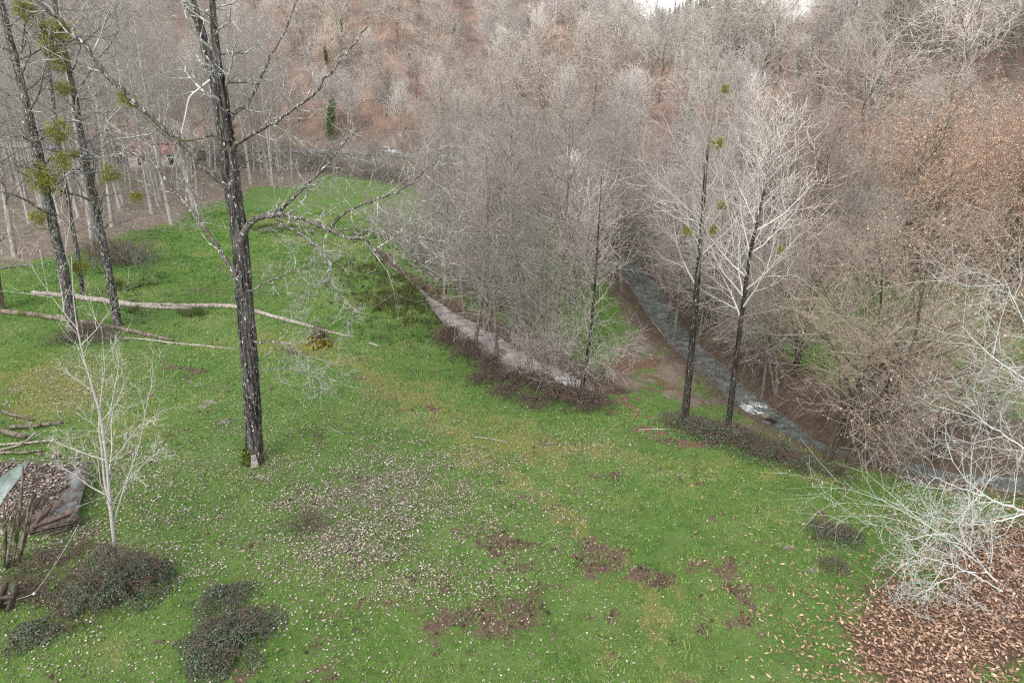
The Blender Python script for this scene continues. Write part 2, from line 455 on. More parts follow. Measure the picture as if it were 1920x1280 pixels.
def make_ground():
    m = masks(gx, gy, gz)
    soil, red, dry, lit, brown, bank, wood, hillm = m
    z = gz + np.clip(soil, 0, 1) * (.16 * (vnoise(gx * 3.1, gy * 3.1) - .6)) * (gy < 60)
    nx, ny = gx.shape
    idx = np.arange(nx * ny).reshape(nx, ny)
    q = np.stack([idx[:-1, :-1], idx[1:, :-1], idx[1:, 1:], idx[:-1, 1:]], -1).reshape(-1, 4)
    mb = MB(); mb.add(np.stack([gx, gy, z], -1).reshape(-1, 3), q)
    mt, nt, b = mat('meadow_ground'); n = N(nt); P = n.pos()
    n1 = n.noise(.35, P, 4); n2 = n.noise(2.2, P, 5, .7); n3 = n.noise(14, P, 4, .75); n4 = n.noise(60, P, 2, .6); n5 = n.noise(.8, P, 5, .7)
    g = n.ramp(n2, [(.3, (.042, .075, .020)), (.5, (.075, .140, .032)), (.66, (.105, .175, .048)), (.8, (.15, .17, .075))])
    g = n.mix(n.thr(n3, .35, .75), g, (.085, .135, .025))
    g = n.mix(n.math('MULTIPLY', n.thr(n1, .45, .70), .6), g, (.125, .180, .055))
    def layer(base, attr, lo, hi, col, amp=.9):
        v = n.math('ADD', n.attr(attr), n.math('MULTIPLY', n.math('SUBTRACT', n.math('ADD', n.math('MULTIPLY', n2, .5), n.math('MULTIPLY', n5, .5)), .5), amp * 3))
        return n.mix(n.thr(v, lo, hi), base, col)
    dryc = n.ramp(n3, [(.3, (.10, .115, .025)), (.7, (.20, .19, .062))])
    litc = n.ramp(n3, [(.3, (.075, .062, .045)), (.7, (.20, .165, .135))])
    soilc = n.ramp(n3, [(.3, (.035, .023, .016)), (.5, (.105, .070, .049)), (.72, (.19, .135, .10))])
    redc = n.ramp(n3, [(.25, (.075, .045, .030)), (.75, (.20, .118, .082))])
    brc = n.ramp(n3, [(.25, (.045, .03, .022)), (.75, (.15, .095, .065))])
    banc = n.ramp(n.math('ADD', n.math('MULTIPLY', n3, .5), n.math('MULTIPLY', n2, .5)), [(.35, (.035, .028, .021)), (.5, (.10, .075, .056)), (.6, (.15, .105, .078)), (.7, (.075, .085, .028))])
    woodc = n.ramp(n.math('ADD', n.math('MULTIPLY', n3, .5), n.math('MULTIPLY', n5, .5)), [(.32, (.055, .042, .032)), (.5, (.15, .118, .09)), (.6, (.24, .20, .16)), (.68, (.09, .10, .035))])
    hillc = n.ramp(n.math('ADD', n.math('MULTIPLY', n2, .4), n.math('MULTIPLY', n.noise(.11, P, 5, .65), .6)), [(.34, (.07, .055, .045)), (.48, (.14, .102, .082)), (.62, (.25, .16, .12))])
    c = layer(g, 'dry', .30, .9, dryc, .6)
    c = layer(c, 'lit', .70, 1.25, litc, .9)
    c = layer(c, 'wood', .45, .75, woodc, .6)
    c = layer(c, 'bank', .40, .7, banc, .5)
    c = layer(c, 'soil', .42, .85, soilc, 1.2)
    c = layer(c, 'red', .48, .72, redc, .9)
    c = layer(c, 'brown', .42, .75, brc, .8)
    c = layer(c, 'hill', .4, .6, hillc, .3)
    n.l(c, b.inputs['Base Color']); b.inputs['Roughness'].default_value = .95
    n.bump(n.math('ADD', n3, n.math('MULTIPLY', n4, .5)), .7, .12, b)
    me = mb.mesh('ground', mt, True)
    for k, v in zip(('soil', 'red', 'dry', 'lit', 'brown', 'bank', 'wood', 'hill'), m):
        a = me.attributes.new(k, 'FLOAT', 'POINT'); a.data.foreach_set('value', v.ravel().astype(np.float32))
    tag(link('ground', me), kind='structure')
make_ground()

def make_water(name, path, col, rough, foam, wmul, rap):
    P = catmull(path, 4)
    T = nrm(np.gradient(P[:, :2], axis=0)); Nn = np.stack([-T[:, 1], T[:, 0]], 1)
    k = 9; w = np.linspace(-1, 1, k)
    v = np.zeros((len(P), k, 3))
    v[..., :2] = P[:, None, :2] + Nn[:, None] * (w[None, :, None] * (P[:, 3] * wmul + .5)[:, None, None])
    v[..., 2] = P[:, None, 2] + .05 * (vnoise(v[..., 0] * 2.3, v[..., 1] * 2.3) - .5) * (name == 'river')
    i = np.arange(len(P) * k).reshape(len(P), k)
    q = np.stack([i[:-1, :-1], i[1:, :-1], i[1:, 1:], i[:-1, 1:]], -1).reshape(-1, 4)
    mb = MB(); mb.add(v.reshape(-1, 3), q)
    m, nt, b = mat(name + '_surface'); n = N(nt); Po = n.pos()
    ns = n.noise(3.5, n.scale(Po, 1.4, .7, 1), 6, .7); nf = n.noise(1.1, Po, 5, .75)
    col = n.ramp(n.noise(1.6, Po, 6, .75), [(.36, tuple(q * .45 for q in col)), (.5, col), (.64, tuple(min(1, q * 1.7) for q in col))])
    c = n.mix(n.thr(n.math('ADD', n.math('ADD', n.math('MULTIPLY', ns, .5), n.math('MULTIPLY', nf, .5)), n.math('MULTIPLY', n.attr('foam'), .34 if name == 'brook' else .24)), foam, foam + .09), col, (.62, .64, .62))
    n.l(c, b.inputs['Base Color']); b.inputs['Roughness'].default_value = rough; b.inputs['Specular IOR Level'].default_value = .5
    b.inputs['IOR'].default_value = 1.33
    n.bump(ns, .7 if rough > .1 else .2, .2, b)
    me = mb.mesh(name, m, True); pp = project(v[..., 0], v[..., 1], v[..., 2]); at_ = me.attributes.new('foam', 'FLOAT', 'POINT')
    at_.data.foreach_set('value', np.exp(-(((pp[0] - rap[0]) / rap[2]) ** 2 + ((pp[1] - rap[1]) / rap[3]) ** 2)).ravel().astype(np.float32))
    tag(link(name, me), kind='structure')
make_water('brook', BROOK, (.27, .24, .235), .04, .70, 1.0, (1052, 716, 40, 16))
make_water('river', RIVER, (.105, .115, .105), .12, .66, 1.2, (1405, 765, 42, 26))

# rapids: a broken white step of water where the river drops between roots
def ribbon_sheet(name, xs, w, thick, m, kind='structure', zoff=0.0, cross=None):
    """a strip along x = xs following the foot line; cross (offset, height) profile"""
    ys = foot(xs); d = np.gradient(ys, xs); T = nrm(np.stack([np.ones_like(xs), d], 1)); Nn = np.stack([-T[:, 1], T[:, 0]], 1)
    prof = cross if cross is not None else [(-w / 2, zoff), (w / 2, zoff)]
    v = np.zeros((len(xs), len(prof), 3))
    for j, (o, h) in enumerate(prof):
        v[:, j, :2] = np.stack([xs, ys], 1) + Nn * o; v[:, j, 2] = ROAD_Z + h
    i = np.arange(len(xs) * len(prof)).reshape(len(xs), -1)
    q = np.stack([i[:-1, :-1], i[1:, :-1], i[1:, 1:], i[:-1, 1:]], -1).reshape(-1, 4)
    mb = MB(); mb.add(v.reshape(-1, 3), q)
    return tag(link(name, mb.mesh(name, m)), kind=kind)
m_asph, nt, b = mat('asphalt'); n = N(nt); P_ = n.pos()
n.l(n.ramp(n.noise(3, P_, 5), [(.3, (.15, .15, .16)), (.7, (.23, .23, .24))]), b.inputs['Base Color'])
m_line, nt, b = mat('road_paint'); b.inputs['Base Color'].default_value = (.75, .75, .72, 1)
m_galv, nt, b = mat('galvanised_steel'); n = N(nt)
n.l(n.ramp(n.noise(4, n.coord(), 3), [(.3, (.50, .53, .56)), (.7, (.68, .70, .72))]), b.inputs['Base Color'])
b.inputs['Metallic'].default_value = .3; b.inputs['Roughness'].default_value = .5
rx = np.linspace(-120, 140, 200)
ribbon_sheet('road', rx, 6.4, 0, m_asph, zoff=.30)
for off in (-3.0, 3.0):
    ribbon_sheet('road_edge_line', rx, 0, 0, m_line, cross=[(off - .08, .304), (off + .08, .304)])

# ---------------------------------------------------------------- vegetation: kinds of trees
def quads(mb, rng, C, L, Wd, mat=0, tint=None, flat=0.0, droop=None):
    """leaf-sized bent quads at the points C (two triangles folded along the rib)"""
    n_ = len(C); L = np.broadcast_to(L, (n_,))[:, None]; Wd = np.broadcast_to(Wd, (n_,))[:, None]
    d = rng.randn(n_, 3); d[:, 2] *= 1 - flat; d = nrm(d)
    if droop is not None: d = nrm(d + np.array([0, 0, droop]))
    up = np.array([[0, 0, 1.]]) * flat + rng.randn(n_, 3) * (1.02 - flat); s = nrm(np.cross(d, up)); nn = np.cross(s, d)
    tip = C + d * L; mid = C + d * L * .5
    k = .25 * Wd * (rng.rand(n_, 1) - .3)
    v = np.stack([C, mid + s * Wd * .5 + nn * k, tip, mid - s * Wd * .5 + nn * k], 1).reshape(-1, 3)
    i = np.arange(n_)[:, None] * 4
    f = np.concatenate([i + np.array([[0, 1, 2]]), i + np.array([[0, 2, 3]])])
    t = rng.rand(n_) if tint is None else tint
    mb.add(v, f, mat, np.repeat(t, 4))

M = {}
M['bark_dark'] = bark('dark_lichened_bark', (.010, .009, .008), (.13, .12, .11), (.52, .54, .52), .575, None, 3.2, .16)
M['bark_river'] = bark('black_bark_pale_above', (.010, .009, .008), (.06, .052, .045), (.52, .54, .52), .62, None, 3.2, .16, (13, 18, (.36, .35, .33)))
M['bark_limb'] = bark('lichened_limb_bark', (.035, .03, .026), (.17, .155, .14), (.50, .51, .48), .565, (.09, .08, .015), 2.6, .6)
M['bark_poplar'] = bark('black_furrowed_bark', (.006, .005, .005), (.115, .105, .098), (.60, .60, .58), .60, None, 3.0, .06)
M['bark_grey'] = bark('pale_grey_bark', (.19, .175, .16), (.40, .375, .35), (.10, .085, .075), .64, None, 2, .3)
M['bark_alder'] = bark('grey_alder_bark', (.085, .072, .06), (.25, .225, .20), (.42, .41, .38), .62, (.10, .10, .03), 3, .3)
M['bark_oak'] = bark('mossy_oak_bark', (.06, .048, .035), (.20, .17, .13), (.38, .36, .30), .62, (.115, .125, .03), 3.2, .3)
M['bark_moss'] = bark('moss_grown_bark', (.035, .028, .02), (.13, .11, .08), None, .62, (.11, .125, .025), 5, .4)
M['bark_birch'] = bark('white_sapling_bark', (.30, .28, .27), (.55, .53, .51), (.07, .06, .055), .62, None, 5, 1.5)
M['tw_oak'] = twig('pale_lichen_twigs', (.25, .215, .185), (.56, .52, .46), .38)
M['tw_ash'] = twig('silvery_twigs', (.34, .305, .285), (.62, .58, .54), .32)
M['tw_scrub'] = twig('mauve_scrub_twigs', (.235, .195, .18), (.45, .39, .365), .32)
M['tw_grove'] = twig('grove_twigs', (.21, .19, .175), (.40, .37, .34), .2)
M['tw_alder'] = twig('alder_twigs', (.155, .135, .12), (.375, .34, .315), .3, (.48, .46, .43), .60)
M['tw_rust'] = twig('brown_twigs', (.15, .115, .09), (.34, .275, .23), .25)
M['tw_silver'] = twig('silver_lichened_twigs', (.36, .37, .35), (.60, .61, .58), .1, (.16, .14, .12), .60)
M['tw_dark'] = twig('dark_grey_twigs', (.10, .09, .082), (.36, .35, .33), .1, (.50, .50, .47), .50)
M['tw_side'] = twig('dark_side_twigs', (.05, .045, .04), (.22, .21, .195), .1, (.42, .42, .40), .58)
M['tw_white'] = twig('whitish_twigs', (.32, .30, .285), (.60, .57, .54), .1)
M['rust'] = leafmat('rusty_dry_leaves', [(0, (.22, .125, .075)), (.5, (.40, .255, .175)), (1, (.60, .44, .335))])
M['ivy'] = leafmat('ivy_leaves', [(0, (.018, .045, .010)), (1, (.075, .15, .025))], .45)
M['pine'] = leafmat('pine_needles', [(0, (.025, .055, .022)), (1, (.085, .135, .055))])
M['mistle'] = leafmat('mistletoe_leaves', [(0, (.075, .085, .012)), (.6, (.20, .21, .03)), (1, (.34, .33, .06))])
M['bramble'] = leafmat('bramble_leaves', [(0, (.03, .036, .022)), (.5, (.075, .10, .062)), (.85, (.14, .175, .125)), (1, (.16, .115, .085))], .5)
M['bstem'] = twig('bramble_stems', (.07, .045, .035), (.17, .12, .10), .1)

def trunk_line(rng, H, k, wander, lean=0.0):
    d = np.array([lean * rng.randn(), lean * rng.randn(), 1.0]); p = np.array([0, 0, -.35]); pts = [p]
    for i in range(k - 1):
        d = nrm(d + wander * rng.randn(3) * [1, 1, .2] + [0, 0, .12]); p = p + d * (H + .35) / (k - 1); pts.append(p)
    return np.array(pts)[None]
def trunk_r(r, k, tip=.1):
    t = np.linspace(0, 1, k); R = r * (1 - (1 - tip) * t ** .9); R[0] *= 1.55
    if k > 6: R[1] *= 1.08
    return R[None]

def proto(seed, H, r, levels, bark_m, twig_m, wander=.05, lean=.05, k=10, stems=1, spread=0.3, foliage=None, ivy=None, rmin=.006, sides=(8, 5, 3, 3)):
    """meshes of one kind of tree: trunk, crown and, where it has any, foliage"""
    rng = np.random.RandomState(seed)
    tp, tr = [], []
    for s in range(stems):
        l = trunk_line(rng, H * (1 if s == 0 else .7 + .3 * rng.rand()), k, wander, lean if stems == 1 else spread)
        tp.append(l); tr.append(trunk_r(r * (1 if s == 0 else .75), k))
    P, R = np.vstack(tp), np.vstack(tr)
    tm = MB(); tubes(tm, P, R, sides[0], rough=.12, rng=rng)
    cm = MB(); lv = [(P, R)]
    for i, L in enumerate(levels):
        p, q = lv[-1]
        cp, cr = grow(rng, p, q, rmin=rmin if i > 0 else rmin * 2, **L)
        tubes(cm, cp, cr, sides[min(i + 1, 3)], mat=0 if i == 0 else 1, tint=np.clip(rng.rand(len(cp)) * .6 + .15 * i, 0, 1))
        lv.append((cp, cr))
    out = {'trunk': tm.mesh('trunk', M[bark_m], True), 'crown': cm.mesh('crown', [M[bark_m], M[twig_m]], False)}
    if foliage:
        fm = MB(); mname, cnt, size, level = foliage
        p = lv[level][0]; pick = rng.randint(0, len(p), cnt); t = rng.rand(cnt)[:, None]
        C = p[pick, -2] * (1 - t) + p[pick, -1] * t + rng.randn(cnt, 3) * .08
        quads(fm, rng, C, size * (.7 + .6 * rng.rand(cnt)), size * .6, droop=-.5)
        out['foliage'] = fm.mesh('foliage', M[mname])
    if ivy:
        fm = MB(); cnt, top, rad = ivy
        t = rng.rand(cnt) ** .8 * top; z = np.clip(t * (k - 1), 0, k - 1.01); i = z.astype(int); fr = (z - i)[:, None]
        C = P[0][i] * (1 - fr) + P[0][i + 1] * fr
        a = rng.rand(cnt) * 6.283; rr = rad * (.3 + .9 * rng.rand(cnt)) * (1.1 - .5 * t)
        C = C + np.stack([np.cos(a) * rr, np.sin(a) * rr, rng.randn(cnt) * .2], 1)
        quads(fm, rng, C, .22, .18)
        out['ivy'] = fm.mesh('ivy', M['ivy'])
    out['H'] = H
    return out

def lvl(n, t0, t1, ang, asd, ratio, k, wander, up, **kw):
    return dict(n=n, t0=t0, t1=t1, ang=ang, asd=asd, ratio=ratio, k=k, wander=wander, up=up, **kw)
cone = lambda t: 1.25 - .95 * t
dome = lambda t: .55 + .9 * np.sin(np.clip(t, 0, 1) * math.pi) * .6
KIND = {}
KIND['oak'] = [proto(11 + s, 10 + s * .8, .20, [lvl(9, .25, .98, 50, 12, .62, 6, .24, .10, rk=.62, shape=dome), lvl(8, .2, 1, 48, 14, .50, 4, .26, .10, rk=.62), lvl(7, .15, 1, 46, 15, .55, 3, .25, .08)],
                     'bark_limb' if s % 2 else 'bark_oak', 'tw_oak', wander=.13, lean=.12, rmin=.024) for s in range(4)]
KIND['ash'] = [proto(31 + s, 12 + s, .16, [lvl(14, .25, .98, 36, 9, .42, 5, .10, .22, rk=.5, shape=cone), lvl(8, .2, 1, 36, 10, .50, 4, .13, .16), lvl(5, .2, 1, 34, 12, .58, 3, .14, .12)],
                     'bark_grey', 'tw_ash', wander=.06, lean=.08, rmin=.022, stems=2, spread=.14) for s in range(3)]
KIND['scrub'] = [proto(51 + s, 7.5 + s, .07, [lvl(10, .2, .98, 38, 10, .42, 5, .14, .18, shape=cone), lvl(7, .15, 1, 38, 12, .5, 3, .15, .12), lvl(5, .2, 1, 38, 14, .6, 3, .15, .1)],
                       'bark_alder', 'tw_scrub', wander=.08, rmin=.017, stems=3, spread=.22) for s in range(3)]
KIND['grove'] = [proto(71 + s, 23 + 1.5 * s, .19, [lvl(34, .32, .98, 38, 8, .17, 5, .07, .16, rk=.38, shape=cone), lvl(6, .2, 1, 36, 10, .5, 3, .12, .14), lvl(5, .2, 1, 38, 12, .6, 3, .15, .1)],
                       'bark_grey', 'tw_grove', wander=.025, lean=.02, rmin=.011, k=12) for s in range(3)]
KIND['alder'] = [proto(91 + s, 13.5 + s * .9, .15, [lvl(30, .22, .98, 58, 9, .26, 5, .10, .05, rk=.4, shape=cone), lvl(7, .2, 1, 46, 12, .48, 4, .14, .06), lvl(6, .15, 1, 44, 14, .6, 4, .18, .05)],
                       'bark_alder', 'tw_alder', wander=.045, lean=.06, rmin=.0105, k=12, stems=1 + (s % 2), spread=.10) for s in range(4)]
KIND['rust'] = [proto(111 + s, 10 + s * .9, .21, [lvl(15, .2, .98, 55, 12, .46, 6, .16, .06, rk=.5, shape=dome), lvl(8, .2, 1, 48, 12, .5, 4, .2, .02), lvl(6, .15, 1, 46, 14, .6, 4, .2, 0)],
                      'bark_moss', 'tw_rust', wander=.09, lean=.1, rmin=.0105, foliage=('rust', (1500, 500, 8000)[s], .11, 3), stems=1 + (s % 2), spread=.2) for s in range(3)]
KIND['hazel'] = [proto(131 + s, 3.6, .035, [lvl(8, .2, 1, 36, 12, .45, 4, .14, .1), lvl(6, .2, 1, 40, 14, .5, 3, .16, .06), lvl(4, .2, 1, 40, 14, .5, 2, .16, .05)],
                       'bark_alder', 'tw_alder', wander=.10, rmin=.007, stems=7, spread=.45, k=7) for s in range(2)]
KIND['ivied'] = [proto(151, 12, .17, [lvl(12, .35, .98, 48, 10, .4, 5, .15, .12, rk=.5, shape=dome), lvl(8, .2, 1, 44, 12, .5, 4, .18, .1), lvl(6, .2, 1, 42, 14, .5, 3, .2, .06), lvl(4, .2, 1, 40, 14, .55, 2, .2, .05)],
                       'bark_oak', 'tw_oak', wander=.08, rmin=.012, ivy=(3400, .75, .95))]
KIND['pine'] = [proto(171 + s, 11 + s, .2, [lvl(26, .35, .99, 68, 10, .30, 5, .12, .10, rk=.4, shape=cone), lvl(9, .25, 1, 48, 12, .42, 3, .15, .08)],
                      'bark_oak', 'tw_rust', wander=.05, rmin=.02, foliage=('pine', 9000, .42, 2)) for s in range(2)]

def plant(kind, name, label, cat, group, x, y, sc=1.0, rng=None, which=None, z=None, rz=None, lean=0.0):
    p = KIND[kind][rng.randint(len(KIND[kind])) if which is None else which]
    o = thing(name, label, cat, (x, y, (hz(x, y) if z is None else z) - .05), group, rng.rand() * 6.283 if rz is None else rz, sc)
    if lean: o.rotation_euler = (lean * rng.randn(), lean * rng.randn(), o.rotation_euler[2])
    for k in ('trunk', 'crown', 'foliage', 'ivy'):
        if k in p: link(k, p[k], o)
    return o

# ---------------------------------------------------------------- woods
def visible(x, y, ztop):
    t = np.linspace(.2, .97, 60)[None]
    X, Y = x[:, None] * t, y[:, None] * t
    Z = H_CAM + (ztop[:, None] - H_CAM) * t
    return (Z > height(X, Y, False) - 1.0).all(1)
def scatter(rng, n_try, box, ok, space):
    x = box[0] + rng.rand(n_try) * (box[1] - box[0]); y = box[2] + rng.rand(n_try) * (box[3] - box[2])
    k = ok(x, y); x, y = x[k], y[k]
    keep = []; cell = {}
    for i in range(len(x)):
        sp = space(x[i], y[i]) if callable(space) else space
        c = (int(x[i] // 4), int(y[i] // 4)); good = True
        R_ = int(sp // 4) + 1
        for a in range(-R_, R_ + 1):
            for b_ in range(-R_, R_ + 1):
                for j in cell.get((c[0] + a, c[1] + b_), ()):
                    if (x[i] - x[j]) ** 2 + (y[i] - y[j]) ** 2 < sp * sp: good = False
        if good: keep.append(i); cell.setdefault(c, []).append(i)
    return x[keep], y[keep]

rng = np.random.RandomState(3)
# clearings with red bracken on the far hill, in photograph pixels
CLEAR = [(860, 62, 70, 18, 1), (800, 75, 50, 14, .9), (1420, 160, 50, 18, .8), (700, 240, 60, 20, .6), (1290, 215, 40, 14, .7), (1130, 180, 30, 10, .7)]
def hill_ok(x, y):
    s = foot_s(x, y); z = height(x, y, False)
    px, py, d = project(x, y, z)
    c = blobs(px, py, CLEAR)
    return (s > 8) & (s < 175) & (px > -120) & (px < 2040) & (py > -140) & visible(x, y, z + 9) & (rng.rand(len(x)) > c * 1.3)
hx, hy = scatter(rng, 12000, (-190, 150, 60, 330), hill_ok, lambda x, y: (3.6 + .012 * y) * (.68 + .7 * float(vnoise(x * .09, y * .09))))
order = np.argsort(hy); cnt = {'oak': 0, 'ash': 0, 'scrub': 0}
for i in order:
    x, y = hx[i], hy[i]
    v = fbm(np.array([x * .035 + 3]), np.array([y * .035]), 2)[0] + .12 * rng.randn()
    k = 'scrub' if v < .40 else ('oak' if v < .60 else 'ash')
    if cnt[k] >= 298: k = min(cnt, key=cnt.get)
    if cnt[k] >= 298: continue
    cnt[k] += 1
    if k == 'oak': plant('oak', 'oak_tree', 'bare spreading oak with pale lichened twigs on the far hillside', 'tree', 'oaks on the far hillside', x, y, .62 + .5 * rng.rand(), rng)
    elif k == 'ash': plant('ash', 'ash_tree', 'bare silvery upswept ash with twin stems on the far hillside', 'tree', 'ashes on the far hillside', x, y, .55 + .4 * rng.rand(), rng)
    else: plant('scrub', 'birch_tree', 'thin mauve many-stemmed birch on the far hillside', 'tree', 'birches on the far hillside', x, y, .65 + .5 * rng.rand(), rng)
print('HILL', cnt, len(hx))

# pale poplar grove on the left, planted in rows
gcount = 0
for i in range(-16, 4):
    for j in range(0, 16):
        x = -14 + i * 4.6 + rng.randn() * .8 - (j % 2) * 1.2; y = 60 + j * 4.8 + rng.randn() * .8
        if y > foot(np.array([x]))[0] - 8: continue
        px, py, d = project(x, y, hz(x, y))
        edge = 470 - 60 * (px > 330)
        if px < -60 or px > 560 or (py > 432 - .02 * px) or (px > 395 and py > 352) or (px > 330 and py > 405): continue
        if rng.rand() < .12: continue
        gcount += 1
        plant('grove', 'poplar_tree', 'tall slim pale-trunked poplar of the grove beyond the meadow', 'tree', 'poplars of the grove', x, y, .82 + .3 * rng.rand(), rng, lean=.02)
print('GROVE', gcount)

# alders along the brook, at the places seen in the photograph
def at(px, py): g = gp(px, py); return g
ALD = [(833, 560, .92, 0, 'straight dark alder at the upper end of the brook'), (888, 655, .95, 2, 'slim alder with a mossy foot standing in the brook'), (932, 682, 1.0, 0, 'alder with a mossy flared foot halfway down the brook'),
       (962, 660, .9, 2, 'alder on the far side of the brook behind the mossy-footed alder'), (1000, 702, .92, 2, 'tall pale single-stemmed alder at the brook'), (870, 590, .8, 0, 'small alder leaning over the narrow upper brook')]
for px, py, sc, w, lab in ALD:
    g = at(px, py); plant('alder', 'alder_tree', lab, 'tree', None, g[0], g[1], sc, rng, which=w, lean=.02)
g = at(1022, 716); plant('alder', 'alder_tree', 'twin-stemmed grey alder spreading beside the bright pool', 'tree', None, g[0], g[1], .9, rng, which=3)
g = at(908, 622); plant('alder', 'alder_tree', 'forked alder with dry leaves clinging to it across the brook', 'tree', None, g[0], g[1], .9, rng, which=1)
# the wood between the brook, the river and the road
def rw_ok(x, y):
    z = height(x, y, False); px, py, d = project(x, y, z); s = foot_s(x, y)
    db, _, _ = seg_dist(x, y, BROOK); dr, _, wr = seg_dist(x, y, RIVER)
    bankb = (dr > wr + .3) & (dr < 4.5) & (py < 560)
    mid = (px > 800) & (px < 2000) & (py < 590) & (s < -5) & (px > 800 + (py - 380) * .35)
    open_ = (px > 1095) & (px < 1215) & (py > 560)
    green = np.exp(-(((px - 1660) / 110) ** 2 + ((py - 590) / 60) ** 2)) + np.exp(-(((px - 1000) / 90) ** 2 + ((py - 545) / 40) ** 2))
    return (bankb | mid) & (px < 1960) & ~open_ & (s < -6) & (rng.rand(len(x)) > green) & (dr > wr + .2) & (db > 1.5)
ax, ay = scatter(rng, 5000, (-20, 75, 30, 135), rw_ok, lambda x, y: 3.6)
print('RIVERWOOD', len(ax))
for x, y in zip(ax, ay):
    px, py, d = project(x, y, hz(x, y))
    right = px > 1420
    if px > 1690 and py > 455 or right and rng.rand() < .25:
        plant('rust', 'hornbeam_tree', 'hornbeam keeping rusty dry leaves in the river wood', 'tree', 'rusty-leaved hornbeams of the river wood', x, y, .7 + .35 * rng.rand(), rng, which=2 if px > 1690 else rng.randint(2))
    elif rng.rand() < .30:
        plant('scrub', 'birch_tree', 'slender mauve birch in the river wood', 'tree', 'birches of the river wood', x, y, .9 + .4 * rng.rand(), rng)
    else:
        plant('alder', 'alder_tree', 'bare brownish alder in the dense river wood', 'tree', 'alders of the river wood', x, y, .72 + .32 * rng.rand(), rng)
# rusty hornbeams on the river's far bank on the right
for px, py, sc, w, lab in [(1545, 862, .80, 1, 'twin hornbeam with rusty leaves rooted in the river bend'), (1590, 868, .8, 1, 'mossy hornbeam with few leaves at the river edge'), (1490, 700, .7, 1, 'hornbeam beyond the rapids'),
                           (1755, 862, .75, 0, 'bushy rusty hornbeam on the lower river bank'), (1650, 800, .8, 1, 'thin-leaved hornbeam behind the river bend'), (1860, 700, .8, 0, 'rust-coloured hornbeam above the lower river')]:
    g = at(px, py); plant('rust', 'hornbeam_tree', lab, 'tree', None, g[0], g[1], sc, rng, which=w)
for px, py, sc, w, lab in [(1262, 640, .85, 0, 'mossy alder rooted in the river at the bend'), (1246, 606, .8, 2, 'alder standing in the river behind the mossy alder'), (1428, 745, .62, 0, 'small leaning alder in the river at the rapids'), (1455, 735, .7, 1, 'mossy alder on the bank beyond the rapids'),
                           (1300, 600, .85, 3, 'twin alder on the far river bank'), (1312, 628, .62, 1, 'low branching alder hanging over the narrow river'), (1378, 692, .55, 3, 'low twin alder crowding the river above the rapids'), (1345, 655, .8, 1, 'alder overhanging the middle of the river'), (1560, 780, .75, 2, 'alder behind the river bend'), (1690, 840, .6, 0, 'thin alder on the lower river bank')]:
    g = at(px, py); plant('alder', 'alder_tree', lab, 'tree', None, g[0], g[1], sc, rng, which=w, lean=.05)
# hazels: hedge before the road and thickets on the river banks
def hz_ok(x, y):
    s = foot_s(x, y); dr, _, wr = seg_dist(x, y, RIVER); db, _, wb = seg_dist(x, y, BROOK)
    px, py, d = project(x, y, height(x, y, False))
    hedge = (s > -15) & (s < -4.5) & (px > -50)
    bank = (dr > wr + .4) & (dr < 5) & (px > 1290 + (py - 590) * .9) & ((py < 640) | (px > 1640))
    bb = (db > wb + .7) & (db < 3.2) & (px > 830 + (py - 560) * 1.1) & (px < 1080)
    return (hedge | bank | bb) & (px < 1960)
ax, ay = scatter(rng, 7000, (-90, 75, 24, 160), hz_ok, 2.2)
print('HAZEL', len(ax))
for x, y in zip(ax, ay):
    near = foot_s(np.array([x]), np.array([y]))[0] > -14
    plant('hazel', 'hazel_bush', 'bare hazel bush in the hedge below the road' if near else 'bare many-stemmed hazel bush on the stream banks', 'bush', 'hazels of the roadside hedge' if near else 'hazels on the stream banks', x, y, .7 + .6 * rng.rand(), rng)
# ivy-clad trees and pines on the hill
for px, py, sc, lab in [(1728, 385, 1.0, 'ivy-clad tree standing by the road, bright green'), (900, 270, .62, 'small ivy-wrapped tree on the hillside above the blue car'), (620, 262, .9, 'ivy-covered tree above the road by the grove'), (960, 110, .6, 'ivied tree beside the red bracken clearing')]:
    g = gp(px, py)
    plant('ivied', 'ivied_tree', lab, 'tree', None, g[0], g[1], sc, rng)
for px, py, sc, w, lab in [(1500, 78, .85, 0, 'dark green pine at the gap in the ridge'), (1540, 74, .62, 1, 'smaller pine beside the dark pine at the ridge gap'), (1715, 82, .95, 1, 'rounded pine on the right hillside'),
                           (1672, 80, .6, 0, 'low pine next to the rounded pine'), (1800, 42, .8, 0, 'pine near the top of the right hillside'), (1868, 40, .6, 1, 'small pine highest on the right hillside'), (1205, 62, .5, 1, 'young pine on the ridge by the bare skyline tree')]:
    g = gp(px, py); plant('pine', 'pine_tree', lab, 'tree', None, g[0], g[1], sc, rng, which=w)
for px, py, sc in [(850, 76, .5), (990, 66, .45), (1432, 138, .4), (1496, 146, .45), (930, 80, .35), (640, 70, .5), (612, 120, .45), (1290, 96, .45), (882, 222, .4), (1100, 96, .4), (770, 130, .4), (1380, 110, .35)]:
    g = gp(px, py); plant('ivied', 'evergreen_shrub', 'small evergreen shrub among the bare trees of the far hillside', 'shrub', 'evergreen shrubs on the hillside', g[0], g[1], sc, rng)
